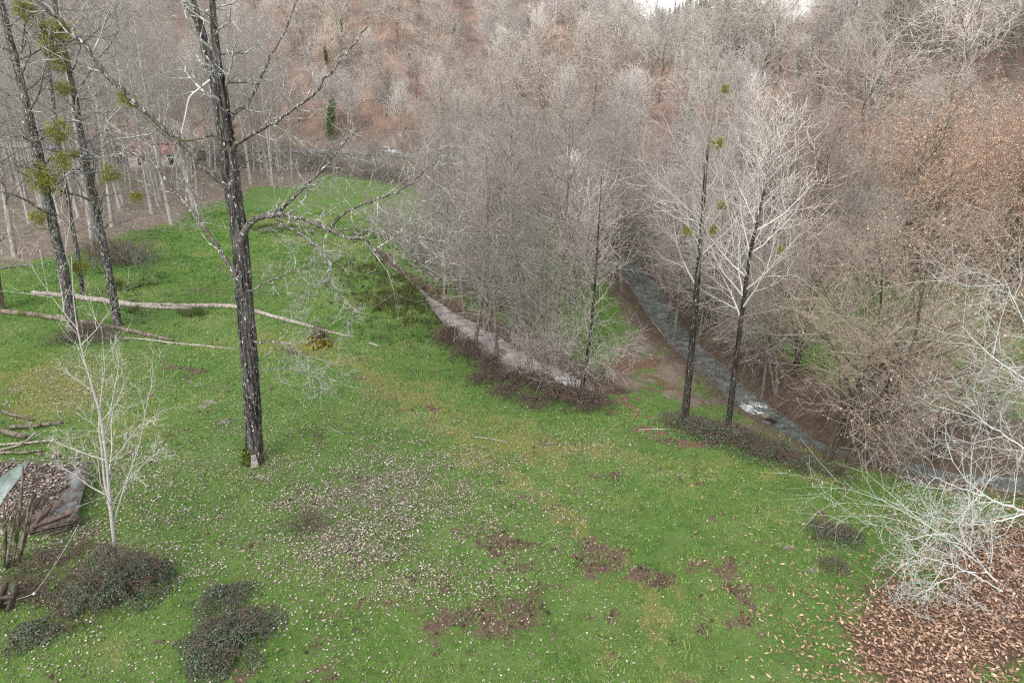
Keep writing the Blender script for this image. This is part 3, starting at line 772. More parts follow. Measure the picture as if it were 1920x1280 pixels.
# far conifers: a wood that reads as one mass
def conifers():
    r = np.random.RandomState(8); mb = MB()
    x, y = scatter(r, 900, (40, 200, 350, 470), lambda x, y: visible(x, y, height(x, y, False) + 8), 4.5)
    for a, b_ in zip(x, y):
        h = 8 + 6 * r.rand(); n_ = 150; t = r.rand(n_) ** .7
        an = r.rand(n_) * 6.283; R_ = h * .2 * (1 - t) * (.6 + .6 * r.rand(n_)); z = hz(a, b_)
        C = np.stack([a + np.cos(an) * R_ * .4, b_ + np.sin(an) * R_ * .4, z + .8 + h * t], 1)
        quads(mb, r, C, 1.6 * (1.1 - t) + .3, 1.0 * (1.1 - t) + .4, droop=-.2)
        tubes(mb, np.array([[[a, b_, z - .5], [a, b_, z + h]]]), np.array([[.15, .03]]), 4, 1)
    tag(link('conifer_wood', mb.mesh('conifer_wood', [M['pine'], M['bark_oak']])), 'bluish conifer wood covering the most distant hilltop', 'wood', kind='stuff')
conifers()
# bare bracken and saplings between the hillside trees
def brush(name, label, seed, n_try, box, ok, space, stalks, length, m, r_):
    r = np.random.RandomState(seed); mb = MB()
    x, y = scatter(r, n_try, box, ok, space)
    X = np.repeat(x, stalks); Y = np.repeat(y, stalks); k = len(X)
    X = X + r.randn(k) * .35; Y = Y + r.randn(k) * .35; Z = height(X, Y, False)
    o = np.stack([X, Y, Z - .1], 1); d = nrm(np.stack([r.randn(k) * .55, r.randn(k) * .55, np.ones(k)], 1)); L = length * (.35 + 1.0 * r.rand(k) ** 2)
    e = o + d * L[:, None]; tubes(mb, np.stack([o, e], 1), np.stack([np.full(k, r_), np.full(k, r_ * .5)], 1), 3, 0, r.rand(k))
    # two side shoots on every stalk
    o2 = np.repeat(o + d * (L * .5)[:, None], 2, 0); d2 = nrm(np.repeat(d, 2, 0) + r.randn(2 * k, 3) * .6); L2 = np.repeat(L, 2) * .5
    tubes(mb, np.stack([o2, o2 + d2 * L2[:, None]], 1), np.full((2 * k, 2), r_ * .5), 3, 0, r.rand(2 * k))
    tag(link(name, mb.mesh(name, M[m])), label, 'brushwood', kind='stuff'); print('BRUSH', len(x))
brush('brushwood', 'low reddish brushwood covering the far hillside', 9, 9000, (-170, 140, 60, 280), lambda x, y: (foot_s(x, y) > 5) & visible(x, y, height(x, y, False) + 1.5), 1.9, 7, 2.2, 'tw_scrub', .022)
def floor_ok(x, y):
    px, py, d = project(x, y, height(x, y, False)); s_ = foot_s(x, y)
    return (s_ < -5) & (px > -40) & (((px < 400) & (py < 470 - .1 * px) & (rng.rand(len(x)) < .8)) | ((px < 760) & (py < 345)) | ((px > 560) & (px < 800) & (py < 372)))
brush('underbrush', 'grey twiggy underbrush on the floor of the poplar grove', 10, 9000, (-85, 0, 56, 150), floor_ok, 1.3, 6, 1.1, 'tw_alder', .012)
def bank_ok(x, y):
    px, py, d = project(x, y, height(x, y, False)); dr, _, wr = seg_dist(x, y, RIVER); db, _, wb = seg_dist(x, y, BROOK)
    return ((dr > wr + .1) & (dr < 4.5) & (px > 1150) & (px < 1950)) | ((db > wb + .1) & (db < 2.6) & (px > 800) & (wb > .5))
brush('bank_brush', 'thin brown stems and dead stalks along the stream banks', 11, 9000, (-12, 36, 20, 60), bank_ok, .55, 5, .9, 'bstem', .008)

# ---------------------------------------------------------------- the trees that stand alone, traced limb by limb
def limb(pts, Y0, Y1, r0, r1, sub=5):
    """photograph pixels -> a limb in the upright plane that runs from depth Y0 to Y1"""
    n_ = len(pts); a = np.array([pv(p[0], p[1], Y0 + (Y1 - Y0) * i / (n_ - 1)) for i, p in enumerate(pts)])
    c = catmull(a, sub); return c, np.linspace(r0, r1, len(c))
class Hero:
    def __init__(s, seed, base): s.rng = np.random.RandomState(seed); s.base = np.asarray(base); s.limbs = []; s.tm = MB(); s.cm = MB(); s.subs = []
    def trunk(s, c, r, n_=14):
        c = c.copy() - s.base; r = r.copy()
        tubes(s.tm, c[None], r[None], n_, rough=.10, rng=s.rng); return c, r
    def limb(s, c, r, n_=7, m=0, wob=.0):
        c = c - s.base
        c[1:-1] += s.rng.randn(len(c) - 2, 3) * wob
        tubes(s.cm, c[None], r[None], n_, mat=m, rough=.12, rng=s.rng); s.limbs.append((c, r)); return c, r
    def resample(s, c, r, k):
        t = np.linspace(0, 1, len(c)); q = np.linspace(0, 1, k)
        return np.stack([np.interp(q, t, c[:, i]) for i in range(3)], 1), np.interp(q, t, r)
    def twigs(s, sets, levels, m=1, rmin=.004):
        k = 12; P = np.stack([s.resample(c, r, k)[0] for c, r in sets]); R = np.stack([s.resample(c, r, k)[1] for c, r in sets])
        for i, L in enumerate(levels):
            P, R = grow(s.rng, P, R, rmin=rmin, **L)
            tubes(s.cm, P, R, 4 if i == 0 else 3, mat=m, tint=np.clip(s.rng.rand(len(P)) * .7 + .15 * i, 0, 1))
            s.subs.append((P, R))
    def done(s, name, label, bark_m, twig_m, extra=()):
        o = thing(name, label, 'tree', s.base)
        link('trunk', s.tm.mesh('trunk', M[bark_m], True), o)
        link('crown', s.cm.mesh('crown', [M['bark_limb' if bark_m in ('bark_dark', 'bark_poplar') else bark_m], M[twig_m]] + [M[e] for e in extra], False), o)
        return o

def mistletoe(p, r, label, seed, parent_r=.05):
    """a ball of forked green twigs tipped with paired leaves"""
    rg = np.random.RandomState(seed)
    o = thing('mistletoe', label, 'mistletoe', p)
    d = nrm(rg.randn(46, 3)); P = np.stack([d * 0, d * r * .55 + rg.randn(46, 3) * r * .06], 1); R = np.full((46, 2), r * .018)
    sm = MB(); tubes(sm, P, R, 3, 0, rg.rand(46))
    P2, R2 = grow(rg, P, R, 5, .5, 1, 28, 10, .85, 2, .1, 0, rmin=r * .009); tubes(sm, P2, R2, 3, 0, rg.rand(len(P2)))
    P3, R3 = grow(rg, P2, R2, 3, .6, 1, 26, 10, .6, 2, .1, 0, rmin=r * .008); tubes(sm, P3, R3, 3, 0, rg.rand(len(P3)))
    link('stems', sm.mesh('stems', M['mistle']), o)
    fm = MB(); C = np.repeat(np.concatenate([P2[:, 1], P3[:, 1]]), 2, 0)
    quads(fm, rg, C, r * .17, r * .05); link('leaves', fm.mesh('leaves', M['mistle']), o)
    return o

# --- the big dark poplar in the meadow
B0 = gp(478, 866); Y = B0[1]
h = Hero(1, B0)
mp = B0[2]
tr, trr = limb([(479, 884), (478, 862), (475, 800), (471, 720), (464, 630), (457, 540), (450, 450), (440, 380), (431, 310), (425, 262), (418, 225)], Y, Y + .1, .34, .26, 6)
trr[:4] *= [1.5, 1.35, 1.15, 1.05]; trr = trr * (1 + .03 * h.rng.randn(len(trr)))
h.trunk(tr, trr, 18)
S1 = h.limb(m=3, *limb([(421, 250), (410, 190), (396, 130), (380, 70), (366, 20), (350, -50), (335, -150), (320, -260)], Y, Y + .8, .22, .05), n_=10)
S2 = h.limb(m=3, *limb([(424, 262), (420, 190), (408, 120), (402, 60), (398, 0), (394, -90), (380, -220)], Y - .1, Y - .8, .19, .04), n_=10)
LL = []
def hl(pts, y1, r0, r1, **k): LL.append(h.limb(*limb(pts, Y, Y + y1, r0, r1), **k))
hl([(436, 362), (420, 349), (376, 306), (329, 259), (252, 191), (201, 141), (151, 77), (111, 37), (67, 0), (20, -60)], -2.2, .135, .035, wob=.02)
hl([(446, 528), (438, 512), (412, 470), (383, 427), (350, 385), (322, 353), (292, 312), (235, 279), (175, 238), (130, 205)], 1.8, .10, .02, wob=.02)
hl([(428, 300), (400, 255), (362, 262), (300, 270), (235, 276)], -.9, .06, .014, wob=.02)
hl([(432, 288), (450, 268), (504, 235), (571, 191), (635, 118), (690, 50)], -1.5, .085, .02, wob=.03)
hl([(426, 236), (440, 212), (470, 188), (490, 144), (507, 107), (551, 20), (570, -40)], 1.6, .075, .02, wob=.03)
hl([(448, 462), (456, 440), (466, 422), (484, 408), (516, 402), (537, 403), (569, 412), (612, 428), (656, 447), (684, 448), (706, 469), (756, 484), (825, 497)], -2.4, .135, .018, wob=.015)
hl([(514, 401), (537, 383), (569, 353), (616, 306), (650, 262), (700, 215)], -1.0, .07, .014, wob=.02)
hl([(617, 428), (644, 400), (678, 384), (719, 369), (753, 356), (797, 322), (830, 288)], -2.6, .062, .014, wob=.02)
hl([(514, 404), (534, 422), (575, 447), (600, 472), (619, 494), (616, 531)], -1.9, .07, .035, wob=.015)
hl([(616, 529), (596, 536), (569, 559), (558, 590)], -1.9, .03, .008)
hl([(616, 529), (630, 552), (650, 580), (662, 600)], -2.0, .03, .008)
hl([(655, 447), (687, 434), (725, 441), (772, 442), (810, 452)], -3.0, .045, .01, wob=.02)
hl([(462, 548), (506, 528), (544, 509), (581, 498)], -1.6, .045, .01, wob=.02)
hl([(470, 642), (519, 641), (550, 653), (584, 681), (640, 738)], -1.8, .04, .008, wob=.03)
hl([(479, 702), (515, 690), (560, 694), (610, 722)], -1.2, .022, .006, wob=.03)
hl([(437, 330), (470, 300), (500, 300), (545, 325)], .9, .035, .008, wob=.03)
h.limb(*limb([(394, 150), (372, 168), (355, 184), (348, 215), (340, 250)], Y - .4, Y - .7, .04, .02), 6, 2)
h.twigs(LL, [lvl(15, .22, 1, 52, 16, .26, 5, .26, .06, rk=.35), lvl(5, .2, 1, 48, 16, .48, 4, .26, .04), lvl(3, .2, 1, 45, 16, .5, 3, .2, .03)], rmin=.0055)
h.twigs([S1, S2], [lvl(16, .1, 1, 52, 12, .24, 5, .2, .12, rk=.4), lvl(7, .2, 1, 48, 14, .45, 4, .2, .05), lvl(4, .2, 1, 45, 14, .5, 3, .2, .05)])
h.twigs([(tr - B0, trr)], [lvl(16, .35, 1, 62, 14, .10, 4, .25, .02, rk=.05), lvl(4, .2, 1, 50, 14, .4, 3, .2, 0)])
big = h.done('poplar_tree', 'large black-barked poplar with forked top standing alone in the open meadow', 'bark_poplar', 'tw_dark', ('tw_white', 'bark_poplar'))
# moss skirt and pale scar at its foot
fm = MB(); rg = np.random.RandomState(4); a = math.pi * (1.0 + .5 * rg.rand(420) ** 1.3); zz = rg.rand(420) ** 2 * .7
quads(fm, rg, np.stack([np.cos(a) * (.43 - .12 * zz), np.sin(a) * (.43 - .12 * zz), zz], 1), .10, .08)
m_moss = leafmat('moss', [(0, (.04, .055, .01)), (1, (.14, .16, .025))], .95); link('moss', fm.mesh('moss', m_moss), big)
m_scar, nt, b = mat('bare_wood_scar'); n = N(nt); n.l(n.ramp(n.noise(14, n.coord(), 3), [(.35, (.12, .105, .095)), (.65, (.36, .34, .32))]), b.inputs['Base Color'])
u = np.linspace(-1, 1, 7); v = np.linspace(0, 1, 7); uu, vv = np.meshgrid(u, v); wd = .30 * (1.0 - .3 * vv ** 2)
an = -math.pi / 2 + .35 + uu * wd; rr_ = np.interp(vv * .5, [0, .3, .62], [.485, .40, .372]) + .012
V_ = np.stack([np.cos(an) * rr_ + .0, np.sin(an) * rr_, .03 + vv * .5], -1).reshape(-1, 3); ii = np.arange(49).reshape(7, 7)
sm = MB(); sm.add(V_, np.stack([ii[:-1, :-1], ii[:-1, 1:], ii[1:, 1:], ii[1:, :-1]], -1).reshape(-1, 4)); link('bark_scar', sm.mesh('bark_scar', m_scar, True), big)

# --- the two lichened poplars on the left, and thinner ones behind them
def side_poplar(seed, pts, r0, r1, label, limbs, nlimb=14, bark_m='bark_dark', skip=.3):
    g = gp(*pts[0]); hh = Hero(seed, g)
    lo = (pts[0][0] + .1 * (pts[0][0] - pts[1][0]), pts[0][1] + 14)
    c, r = limb([lo] + pts, g[1], g[1] + .4, r0, r1, 6); r[:4] *= [1.5, 1.3, 1.15, 1.05]
    hh.trunk(c, r * (1 + .04 * hh.rng.randn(len(r))), 14)
    sets = [hh.limb(*limb(l, g[1], g[1] + dy, rr, .012), 6, wob=.03) for l, dy, rr in limbs]
    cc = [(c - g, r)]
    hh.twigs(cc, [lvl(int(nlimb * 1.7), skip, 1, 60, 12, .20, 7, .22, .04, rk=.34), lvl(7, .2, 1, 50, 14, .45, 4, .22, .02), lvl(5, .2, 1, 46, 14, .55, 3, .2, .02)], rmin=.007)
    if sets: hh.twigs(sets, [lvl(11, .2, 1, 52, 14, .3, 5, .22, .02, rk=.4), lvl(5, .2, 1, 48, 14, .5, 3, .2, .02), lvl(4, .2, 1, 44, 14, .5, 2, .2, 0)], rmin=.007)
    return hh.done('poplar_tree', label, bark_m, 'tw_side'), g
_, GA = side_poplar(21, [(140, 626), (126, 545), (106, 450), (87, 360), (70, 280), (50, 200), (30, 120), (10, 40), (-5, -30), (-20, -140)], .33, .12, 'dark poplar crusted with white lichen beside the lower fallen log',
    [([(38, 110), (100, 85), (160, 75), (215, 20)], -1.0, .06), ([(66, 265), (90, 255), (112, 250)], -.5, .07), ([(85, 350), (50, 330), (10, 310), (-30, 290)], -1, .05), ([(40, 100), (60, 20), (130, -20)], 1.0, .06), ([(96, 430), (62, 432), (40, 445)], -1, .035)])
_, GB = side_poplar(22, [(222, 612), (207, 530), (190, 440), (172, 355), (154, 262), (136, 160), (116, 70), (98, -10), (80, -110)], .27, .09, 'lichened poplar with drooping side branches at the upper fallen log',
    [([(176, 372), (200, 366), (240, 362), (290, 368), (305, 400)], -1.2, .045), ([(192, 430), (212, 416), (245, 425), (270, 460), (290, 500)], -.8, .05), ([(163, 310), (175, 290), (200, 284), (240, 310)], .9, .05), ([(160, 320), (130, 320), (100, 328)], -.7, .05),
     ([(140, 180), (180, 120), (215, 70), (220, 10)], .6, .05), ([(198, 490), (230, 470), (262, 480)], -.6, .03)])
side_poplar(23, [(155, 552), (146, 480), (135, 420), (120, 330), (108, 250), (96, 160), (84, 60), (74, -40)], .17, .06, 'reddish-barked slim poplar between the two lichened poplars', [([(147, 505), (170, 500), (182, 492)], .3, .03)], 10)
side_poplar(24, [(28, 482), (14, 400), (4, 330), (-8, 240), (-22, 120), (-40, 0)], .25, .10, 'pale grey poplar at the grove edge beside the wire fence', [], 12, 'bark_grey')
side_poplar(25, [(0, 582), (-10, 520), (-22, 430), (-40, 320), (-60, 200)], .36, .2, 'mossy-footed poplar trunk by the end of the mossy log', [], 8, 'bark_oak')
side_poplar(26, [(176, 470), (166, 400), (155, 330), (143, 250), (130, 160), (118, 60), (108, -30)], .24, .09, 'grey poplar at the grove edge behind the reddish-barked poplar', [], 12, 'bark_grey')
for i, (px, py, r, lab, g) in enumerate([(80, 335, 23, 'large yellow-green mistletoe ball on the lichened poplar trunk', GA), (115, 302, 15, 'round green mistletoe between the two lichened poplars', GA), (111, 245, 17, 'mistletoe on a mossy stub of the lichened poplar', GA),
        (110, 118, 15, 'mistletoe under the largest upper ball between the poplars', GB), (105, 68, 25, 'biggest loose mistletoe ball high between the poplars', GB), (46, 20, 16, 'topmost small mistletoe on the lichened poplar', GA), (121, 165, 12, 'pale small mistletoe on the rear lichened poplar', GB),
        (70, 408, 12, 'small olive mistletoe low beside the lichened trunk', GA), (141, 288, 8, 'tiny mistletoe beside the rear lichened trunk', GB), (236, 184, 14, 'mossy mistletoe clump on the long left limb', B0), (205, 325, 15, 'faint mistletoe in the drooping twigs', GB),
        (150, 500, 13, 'mistletoe on the foot of the reddish-barked poplar', GB), (255, 370, 10, 'mistletoe hanging on the drooping side branch', GB), (95, 100, 10, 'mistletoe tuft against the largest upper ball', GB)]):
    dist = g[1] - .5; p = pv(px, py, dist); mistletoe(p, r / F * np.hypot(dist, H_CAM - p[2]) * 1.02, lab, 300 + i)
# moss feet
for g, r_, sd in ((GB, .36, 5), (GA, .44, 6)):
    pass

# --- the two slender dark poplars at the river
def river_poplar(seed, pts, r0, label, nl, tw, up):
    g = gp(*pts[0]); hh = Hero(seed, g); lo = (pts[0][0] - 1, pts[0][1] + 10)
    c, r = limb([lo] + pts, g[1], g[1] + .3, r0, .03, 6); r = r0 * np.linspace(1, .02, len(r)) ** 1.05 + .006; r[:3] *= [1.4, 1.2, 1.08]
    hh.trunk(c, r, 10)
    hh.twigs([(c - g, r)], [lvl(nl, .40, .99, 42, 9, .195, 6, .12, up, rk=.5, shape=lambda t: np.clip(2.2 - 1.9 * t, .25, 1.2)), lvl(7, .2, 1, 40, 12, .46, 4, .15, up * .8), lvl(5, .2, 1, 40, 14, .55, 3, .15, up * .6)], rmin=.0085)
    hh.done('poplar_tree', label, 'bark_river', tw); return g
GC = river_poplar(41, [(1283, 792), (1297, 650), (1308, 520), (1316, 420), (1324, 310), (1336, 210), (1350, 110)], .20, 'slender black poplar with mistletoe on the red river bank', 30, 'tw_grove', .12)
GD = river_poplar(42, [(1365, 806), (1378, 690), (1392, 580), (1408, 470), (1428, 380), (1442, 300), (1452, 215)], .16, 'black-stemmed poplar with whitish crown at the river edge', 32, 'tw_ash', .2)
GE = river_poplar(43, [(1090, 736), (1104, 650), (1115, 540), (1122, 430), (1128, 330)], .14, 'dark leaning poplar at the lower end of the brook', 22, 'tw_alder', .05)
for i, (px, py, r, lab, g) in enumerate([(1361, 167, 7, 'mistletoe near the very top of the slender black poplar', GC), (1346, 268, 10, 'mistletoe high in the slender black poplar', GC), (1353, 384, 9, 'mistletoe on a side branch of the slender black poplar', GC),
        (1290, 433, 8, 'bright yellow mistletoe beside the slender black poplar', GC), (1463, 470, 7, 'mistletoe at the end of a branch of the whitish-crowned poplar', GD), (1336, 430, 9, 'long dull mistletoe low in the slender black poplar', GC)]):
    dist = g[1] - .3; p = pv(px, py, dist); mistletoe(p, r / F * np.hypot(dist, H_CAM - p[2]), lab, 340 + i)

# --- silver lichened tree whose branches reach in from the right
g = np.array([18.6, 19.0, hz(18.6, 19.0)]); hh = Hero(51, g)
c = catmull(np.array([g + [0, 0, -.3], g + [.1, 0, 2.2], g + [-.1, .2, 4.6], g + [.2, .3, 7], g + [.1, .5, 9.5]]), 6); r = np.linspace(.26, .05, len(c)); hh.trunk(c, r, 12)
sets = []
for pts, y0, y1, r0 in [([(2190, 1180), (2060, 1165), (1960, 1140), (1905, 1122), (1851, 1072), (1818, 1031), (1775, 1000), (1700, 1010)], 19, 17.0, .07), ([(1905, 1122), (1850, 1090), (1790, 1060), (1735, 1048), (1690, 1058)], 17.6, 16.6, .03),
                        ([(2185, 1000), (2060, 985), (1930, 960), (1860, 938), (1800, 915), (1740, 888)], 19, 18.5, .07), ([(2185, 900), (2050, 880), (1940, 850), (1860, 800), (1800, 752)], 19.2, 20, .06), ([(2180, 800), (2050, 760), (1930, 715), (1850, 660), (1800, 610)], 19.3, 20.5, .06),
                        ([(1818, 1031), (1800, 990), (1812, 950), (1830, 905)], 17.5, 17.8, .022), ([(2185, 1090), (2050, 1110), (1920, 1190), (1860, 1200), (1800, 1215)], 18.8, 16.6, .045), ([(1851, 1072), (1790, 1075), (1745, 1100), (1700, 1120)], 17.4, 16.8, .02),
                        ([(1960, 1140), (1880, 1160), (1830, 1170), (1760, 1150)], 18.2, 17.2, .025), ([(1930, 960), (1880, 975), (1830, 985), (1770, 975), (1720, 960)], 18.6, 18.0, .03), ([(2185, 860), (2080, 800), (1980, 700), (1920, 600), (1880, 520)], 19.2, 19.6, .06)]:
    sets.append(hh.limb(*limb(pts, y0, y1, r0, .008), 6, m=1, wob=.025))
hh.twigs(sets, [lvl(13, .3, 1, 46, 14, .25, 5, .2, .03, rk=.45), lvl(5, .15, 1, 44, 14, .5, 4, .22, .02), lvl(4, .15, 1, 42, 14, .5, 3, .2, .02)], rmin=.005)
hh.done('maple_tree', 'silver-lichened tree reaching bare pale branches over the brown leaf litter', 'bark_alder', 'tw_silver')

# --- white-barked sapling beside the collapsed shed
g = gp(216, 1042); Y = g[1]; hh = Hero(61, g)
c, r = limb([(217, 1052), (214, 1015), (208, 960), (203, 900), (197, 840), (188, 780), (176, 735), (160, 680), (148, 630), (138, 560), (134, 480)], Y, Y - .2, .058, .010, 6); hh.trunk(c, r, 10)
sets = [hh.limb(*limb(p, Y, Y + dy, r0, .005), 6) for p, dy, r0 in [
    ([(207, 955), (196, 900), (192, 850), (186, 800), (190, 740), (196, 690), (190, 610)], .5, .045), ([(193, 830), (203, 790), (215, 730), (222, 690), (224, 650)], .3, .028), ([(205, 930), (170, 912), (140, 890), (110, 870), (104, 855)], -.5, .03),
    ([(210, 990), (228, 930), (245, 880), (262, 830), (275, 760), (285, 720)], .7, .03), ([(203, 870), (230, 840), (255, 805), (280, 780)], -.4, .02), ([(198, 862), (160, 850), (120, 835), (85, 822)], .5, .02), ([(175, 735), (150, 715), (128, 700), (115, 690)], 0, .014),
    ([(208, 950), (240, 900), (280, 860), (310, 840)], -.7, .018), ([(148, 630), (130, 610), (118, 595)], 0, .009)]]
hh.twigs(sets + [(c - g, r)], [lvl(9, .15, 1, 40, 10, .2, 4, .12, .10, rk=.3), lvl(5, .2, 1, 36, 12, .45, 3, .15, .08), lvl(3, .2, 1, 36, 12, .5, 2, .15, .05)], rmin=.0032)
hh.done('birch_sapling', 'young white-barked sapling rising from a bramble mound beside the collapsed shed', 'bark_birch', 'tw_white')

# ---------------------------------------------------------------- bushes, logs, litter
def mound(name, label, cat, lobes, leafn, size, mname, seed, stems=60, group=None, sm='bstem'):
    """a low bush: arching stems under a skin of leaves; lobes are (px, py, radius, height)"""
    rg = np.random.RandomState(seed); base = gp(lobes[0][0], lobes[0][1]); o = thing(name, label, cat, base, group)
    st, lf = MB(), MB(); tot = sum(l[2] ** 2 for l in lobes)
    for px, py, R_, Hh in lobes:
        c = gp(px, py)
        n_ = max(12, int(stems * R_ ** 2 / tot)); a = rg.rand(n_) * 6.283; q = np.sqrt(rg.rand(n_)) * R_ * .75
        x0 = c[0] + np.cos(a) * q * .5; y0 = c[1] + np.sin(a) * q * .5; x1 = c[0] + np.cos(a) * q * 1.3; y1 = c[1] + np.sin(a) * q * 1.3
        z0 = height(x0, y0) - .05; hh_ = Hh * (1.2 - (q / R_) ** 2) * (.6 + .8 * rg.rand(n_))
        P = np.stack([np.stack([x0, y0, z0], 1), np.stack([(x0 + x1) / 2, (y0 + y1) / 2, z0 + hh_ * .9], 1), np.stack([x1, y1, z0 + hh_ * (.5 + .7 * rg.rand(n_))], 1)], 1) - base
        tubes(st, P, np.broadcast_to(np.array([[.012, .009, .005]]), (n_, 3)), 4, 0, rg.rand(n_))
        P2, R2 = grow(rg, P, np.full((n_, 3), .009), 6, .25, 1, 50, 20, .35, 3, .25, .02, rmin=.004); tubes(st, P2, R2, 3, 0, rg.rand(len(P2)))
        k = int(leafn * R_ ** 2 / tot); a = rg.rand(k) * 6.283; q = rg.rand(k) ** .62 * R_ * (.55 + .95 * vnoise(np.cos(a) * 2.2 + seed + 9, np.sin(a) * 2.2 + 9 + px * .01))
        x = c[0] + np.cos(a) * q; y = c[1] + np.sin(a) * q
        z = height(x, y) + Hh * np.clip(1 - (q / R_) ** 2.2, .03, 1) * (.35 + .65 * rg.rand(k) ** .45) * (.25 + 1.5 * fbm(x * 1.9 + seed, y * 1.9, 3) ** 1.3)
        k_ = fbm(x * 2.3 + 3 * seed, y * 2.3, 3) + .12 * rg.rand(k) > .40; x, y, z = x[k_], y[k_], z[k_]; k = len(x)
        quads(lf, rg, np.stack([x, y, z], 1) - base, size * (.6 + .8 * rg.rand(k)), size * .7, flat=.35)
    link('stems', st.mesh('stems', M[sm]), o); link('foliage', lf.mesh('foliage', M[mname]), o)
    return o
m_br2 = leafmat('dry_bramble_leaves', [(0, (.028, .024, .02)), (.6, (.075, .06, .05)), (1, (.13, .105, .09))], .6); M['dryb'] = m_br2
mound('bramble_bush', 'dark bramble mound around the foot of the white-barked sapling', 'bush', [(225, 1110, 1.35, 1.0), (170, 1120, .9, .7), (270, 1090, .9, .8), (60, 1195, .7, .3), (200, 1070, .9, .7)], 26000, .05, 'bramble', 1, 160)
mound('bramble_bush', 'thin dead bramble tangle on the bare ground in front of the shed', 'bush', [(70, 1060, 1.0, .22), (120, 1040, .9, .18), (100, 1100, 1.0, .2), (40, 1090, .8, .25), (130, 1160, 1.0, .2)], 2600, .05, 'dryb', 14, 160)
mound('bramble_bush', 'grey-green bramble mound in the open leaf-strewn grass', 'bush', [(430, 1200, 1.15, .55), (420, 1130, .85, .5), (470, 1180, .7, .35), (405, 1240, .7, .4)], 24000, .045, 'bramble', 2, 120)
mound('bramble_bush', 'small grey-green bush alone in the meadow above the puddles', 'bush', [(1550, 1002, .8, .45), (1590, 1008, .6, .4)], 3200, .055, 'bramble', 3, 60)
mound('bramble_bush', 'sparse low bramble tuft beside the lower puddle', 'bush', [(1562, 1064, .6, .25)], 600, .05, 'bramble', 4, 40)
mound('bramble_bush', 'thin dark bramble patch in the leaf-strewn grass', 'bush', [(575, 985, .9, .3)], 900, .05, 'bramble', 5, 50)
mound('bramble_bush', 'bramble tangle at the foot of the lichened poplar', 'bush', [(170, 632, 1.6, .8), (125, 640, 1.2, .5), (205, 640, 1.0, .6)], 3000, .07, 'bramble', 6, 160)
mound('bramble_bush', 'grey bramble thicket at the grove edge', 'bush', [(235, 495, 3.0, 1.6), (190, 480, 2.4, 1.3)], 2600, .10, 'bramble', 7, 260)
mound('bramble_hedge', 'dark dead bramble hedge along the near bank of the brook', 'hedge', [(850, 640, 1.5, .8), (885, 668, 1.5, .9), (925, 695, 1.4, .8), (965, 714, 1.3, .7), (1010, 730, 1.3, .7), (1055, 748, 1.3, .7), (1100, 762, 1.4, .8)], 15000, .08, 'dryb', 8, 520)
mound('bramble_bush', 'low brown bramble strip on the meadow side of the dark hedge', 'bush', [(905, 715, 1.1, .35), (950, 738, 1.1, .35), (1000, 758, 1.0, .3)], 2400, .07, 'dryb', 9, 160)
mound('bramble_hedge', 'grey-green bramble strip below the slender poplars on the river bank', 'hedge', [(1270, 795, 1.2, .5), (1315, 808, 1.5, .5), (1360, 820, 1.7, .5), (1405, 835, 1.7, .5), (1455, 855, 1.5, .5), (1510, 873, 1.2, .4), (1570, 890, .9, .35)], 12000, .07, 'bramble', 10, 420)
mound('holly_bush', 'dark evergreen bush beyond the silver branches', 'bush', [(1908, 610, 1.6, 2.2)], 2600, .13, 'ivy', 11, 40)
M['broom'] = leafmat('broom_shoots', [(0, (.09, .085, .012)), (.6, (.24, .21, .03)), (1, (.40, .33, .05))])
mound('broom_bush', 'small yellow broom bush in the meadow below the upper log', 'bush', [(600, 648, .75, .95)], 1500, .10, 'broom', 12, 70, sm='bstem')

# fallen logs
M['log'] = bark('weathered_log', (.14, .115, .095), (.42, .38, .34), (.08, .06, .045), .60, None, 3, .25)
M['mosslog'] = bark('mossy_log', (.05, .042, .03), (.24, .20, .16), None, .6, (.075, .075, .018), 2.2, .3)
def log(name, label, cat, pts, radii, m, seed, lift=.0, stubs=0, group=None):
    """pts are pixels of its course on the ground, radii its thickness there"""
    rg = np.random.RandomState(seed)
    a = np.array([gp(x, y) for x, y in pts]); a[:, 2] = height(a[:, 0], a[:, 1]) + np.asarray(radii) * .75 + lift
    c = catmull(a, 6); r = np.interp(np.linspace(0, 1, len(c)), np.linspace(0, 1, len(radii)), radii)
    c[:, 2] = np.maximum(c[:, 2], height(c[:, 0], c[:, 1]) + r * .6)
    base = c[0].copy(); c = c - base; c[1:-1] += rg.randn(len(c) - 2, 3) * r[1:-1, None] * .12
    mb = MB(); tubes(mb, c[None], r[None], 10, rough=.2, rng=rg, cap=True)
    o = thing(name, label, cat, base, group); link('trunk', mb.mesh('trunk', M[m], True), o)
    if stubs:
        sb = MB(); P, R_ = grow(rg, c[None], r[None] * .5, stubs, .1, 1, 55, 12, .07, 4, .2, .05, rk=.4, rmin=.012); tubes(sb, P, R_, 5, 0)
        link('branch_stubs', sb.mesh('branch_stubs', M[m]), o)
    return o
log('fallen_log', 'long pale fallen trunk lying bent across the upper meadow', 'log', [(62, 552), (110, 556), (180, 565), (250, 575), (330, 577), (400, 576), (450, 579), (500, 592), (560, 608), (620, 624), (658, 632)], [.16, .17, .18, .18, .17, .16, .15, .13, .11, .08, .05], 'log', 1, stubs=9)
log('fallen_log', 'second grey trunk lying half under the long pale one', 'log', [(195, 568), (240, 573), (300, 579), (360, 580)], [.10, .11, .12, .08], 'log', 2, stubs=2)
log('fallen_log', 'mossy dark fallen trunk by the lichened poplar', 'log', [(5, 588), (60, 592), (120, 602), (175, 610), (240, 622), (300, 634), (325, 640)], [.17, .17, .16, .15, .13, .10, .08], 'mosslog', 3, stubs=5)
log('fallen_log', 'thin broken branch lying beyond the mossy trunk', 'log', [(205, 633), (270, 637), (330, 645), (390, 650), (440, 655)], [.03, .05, .06, .05, .03], 'log', 4, stubs=5)
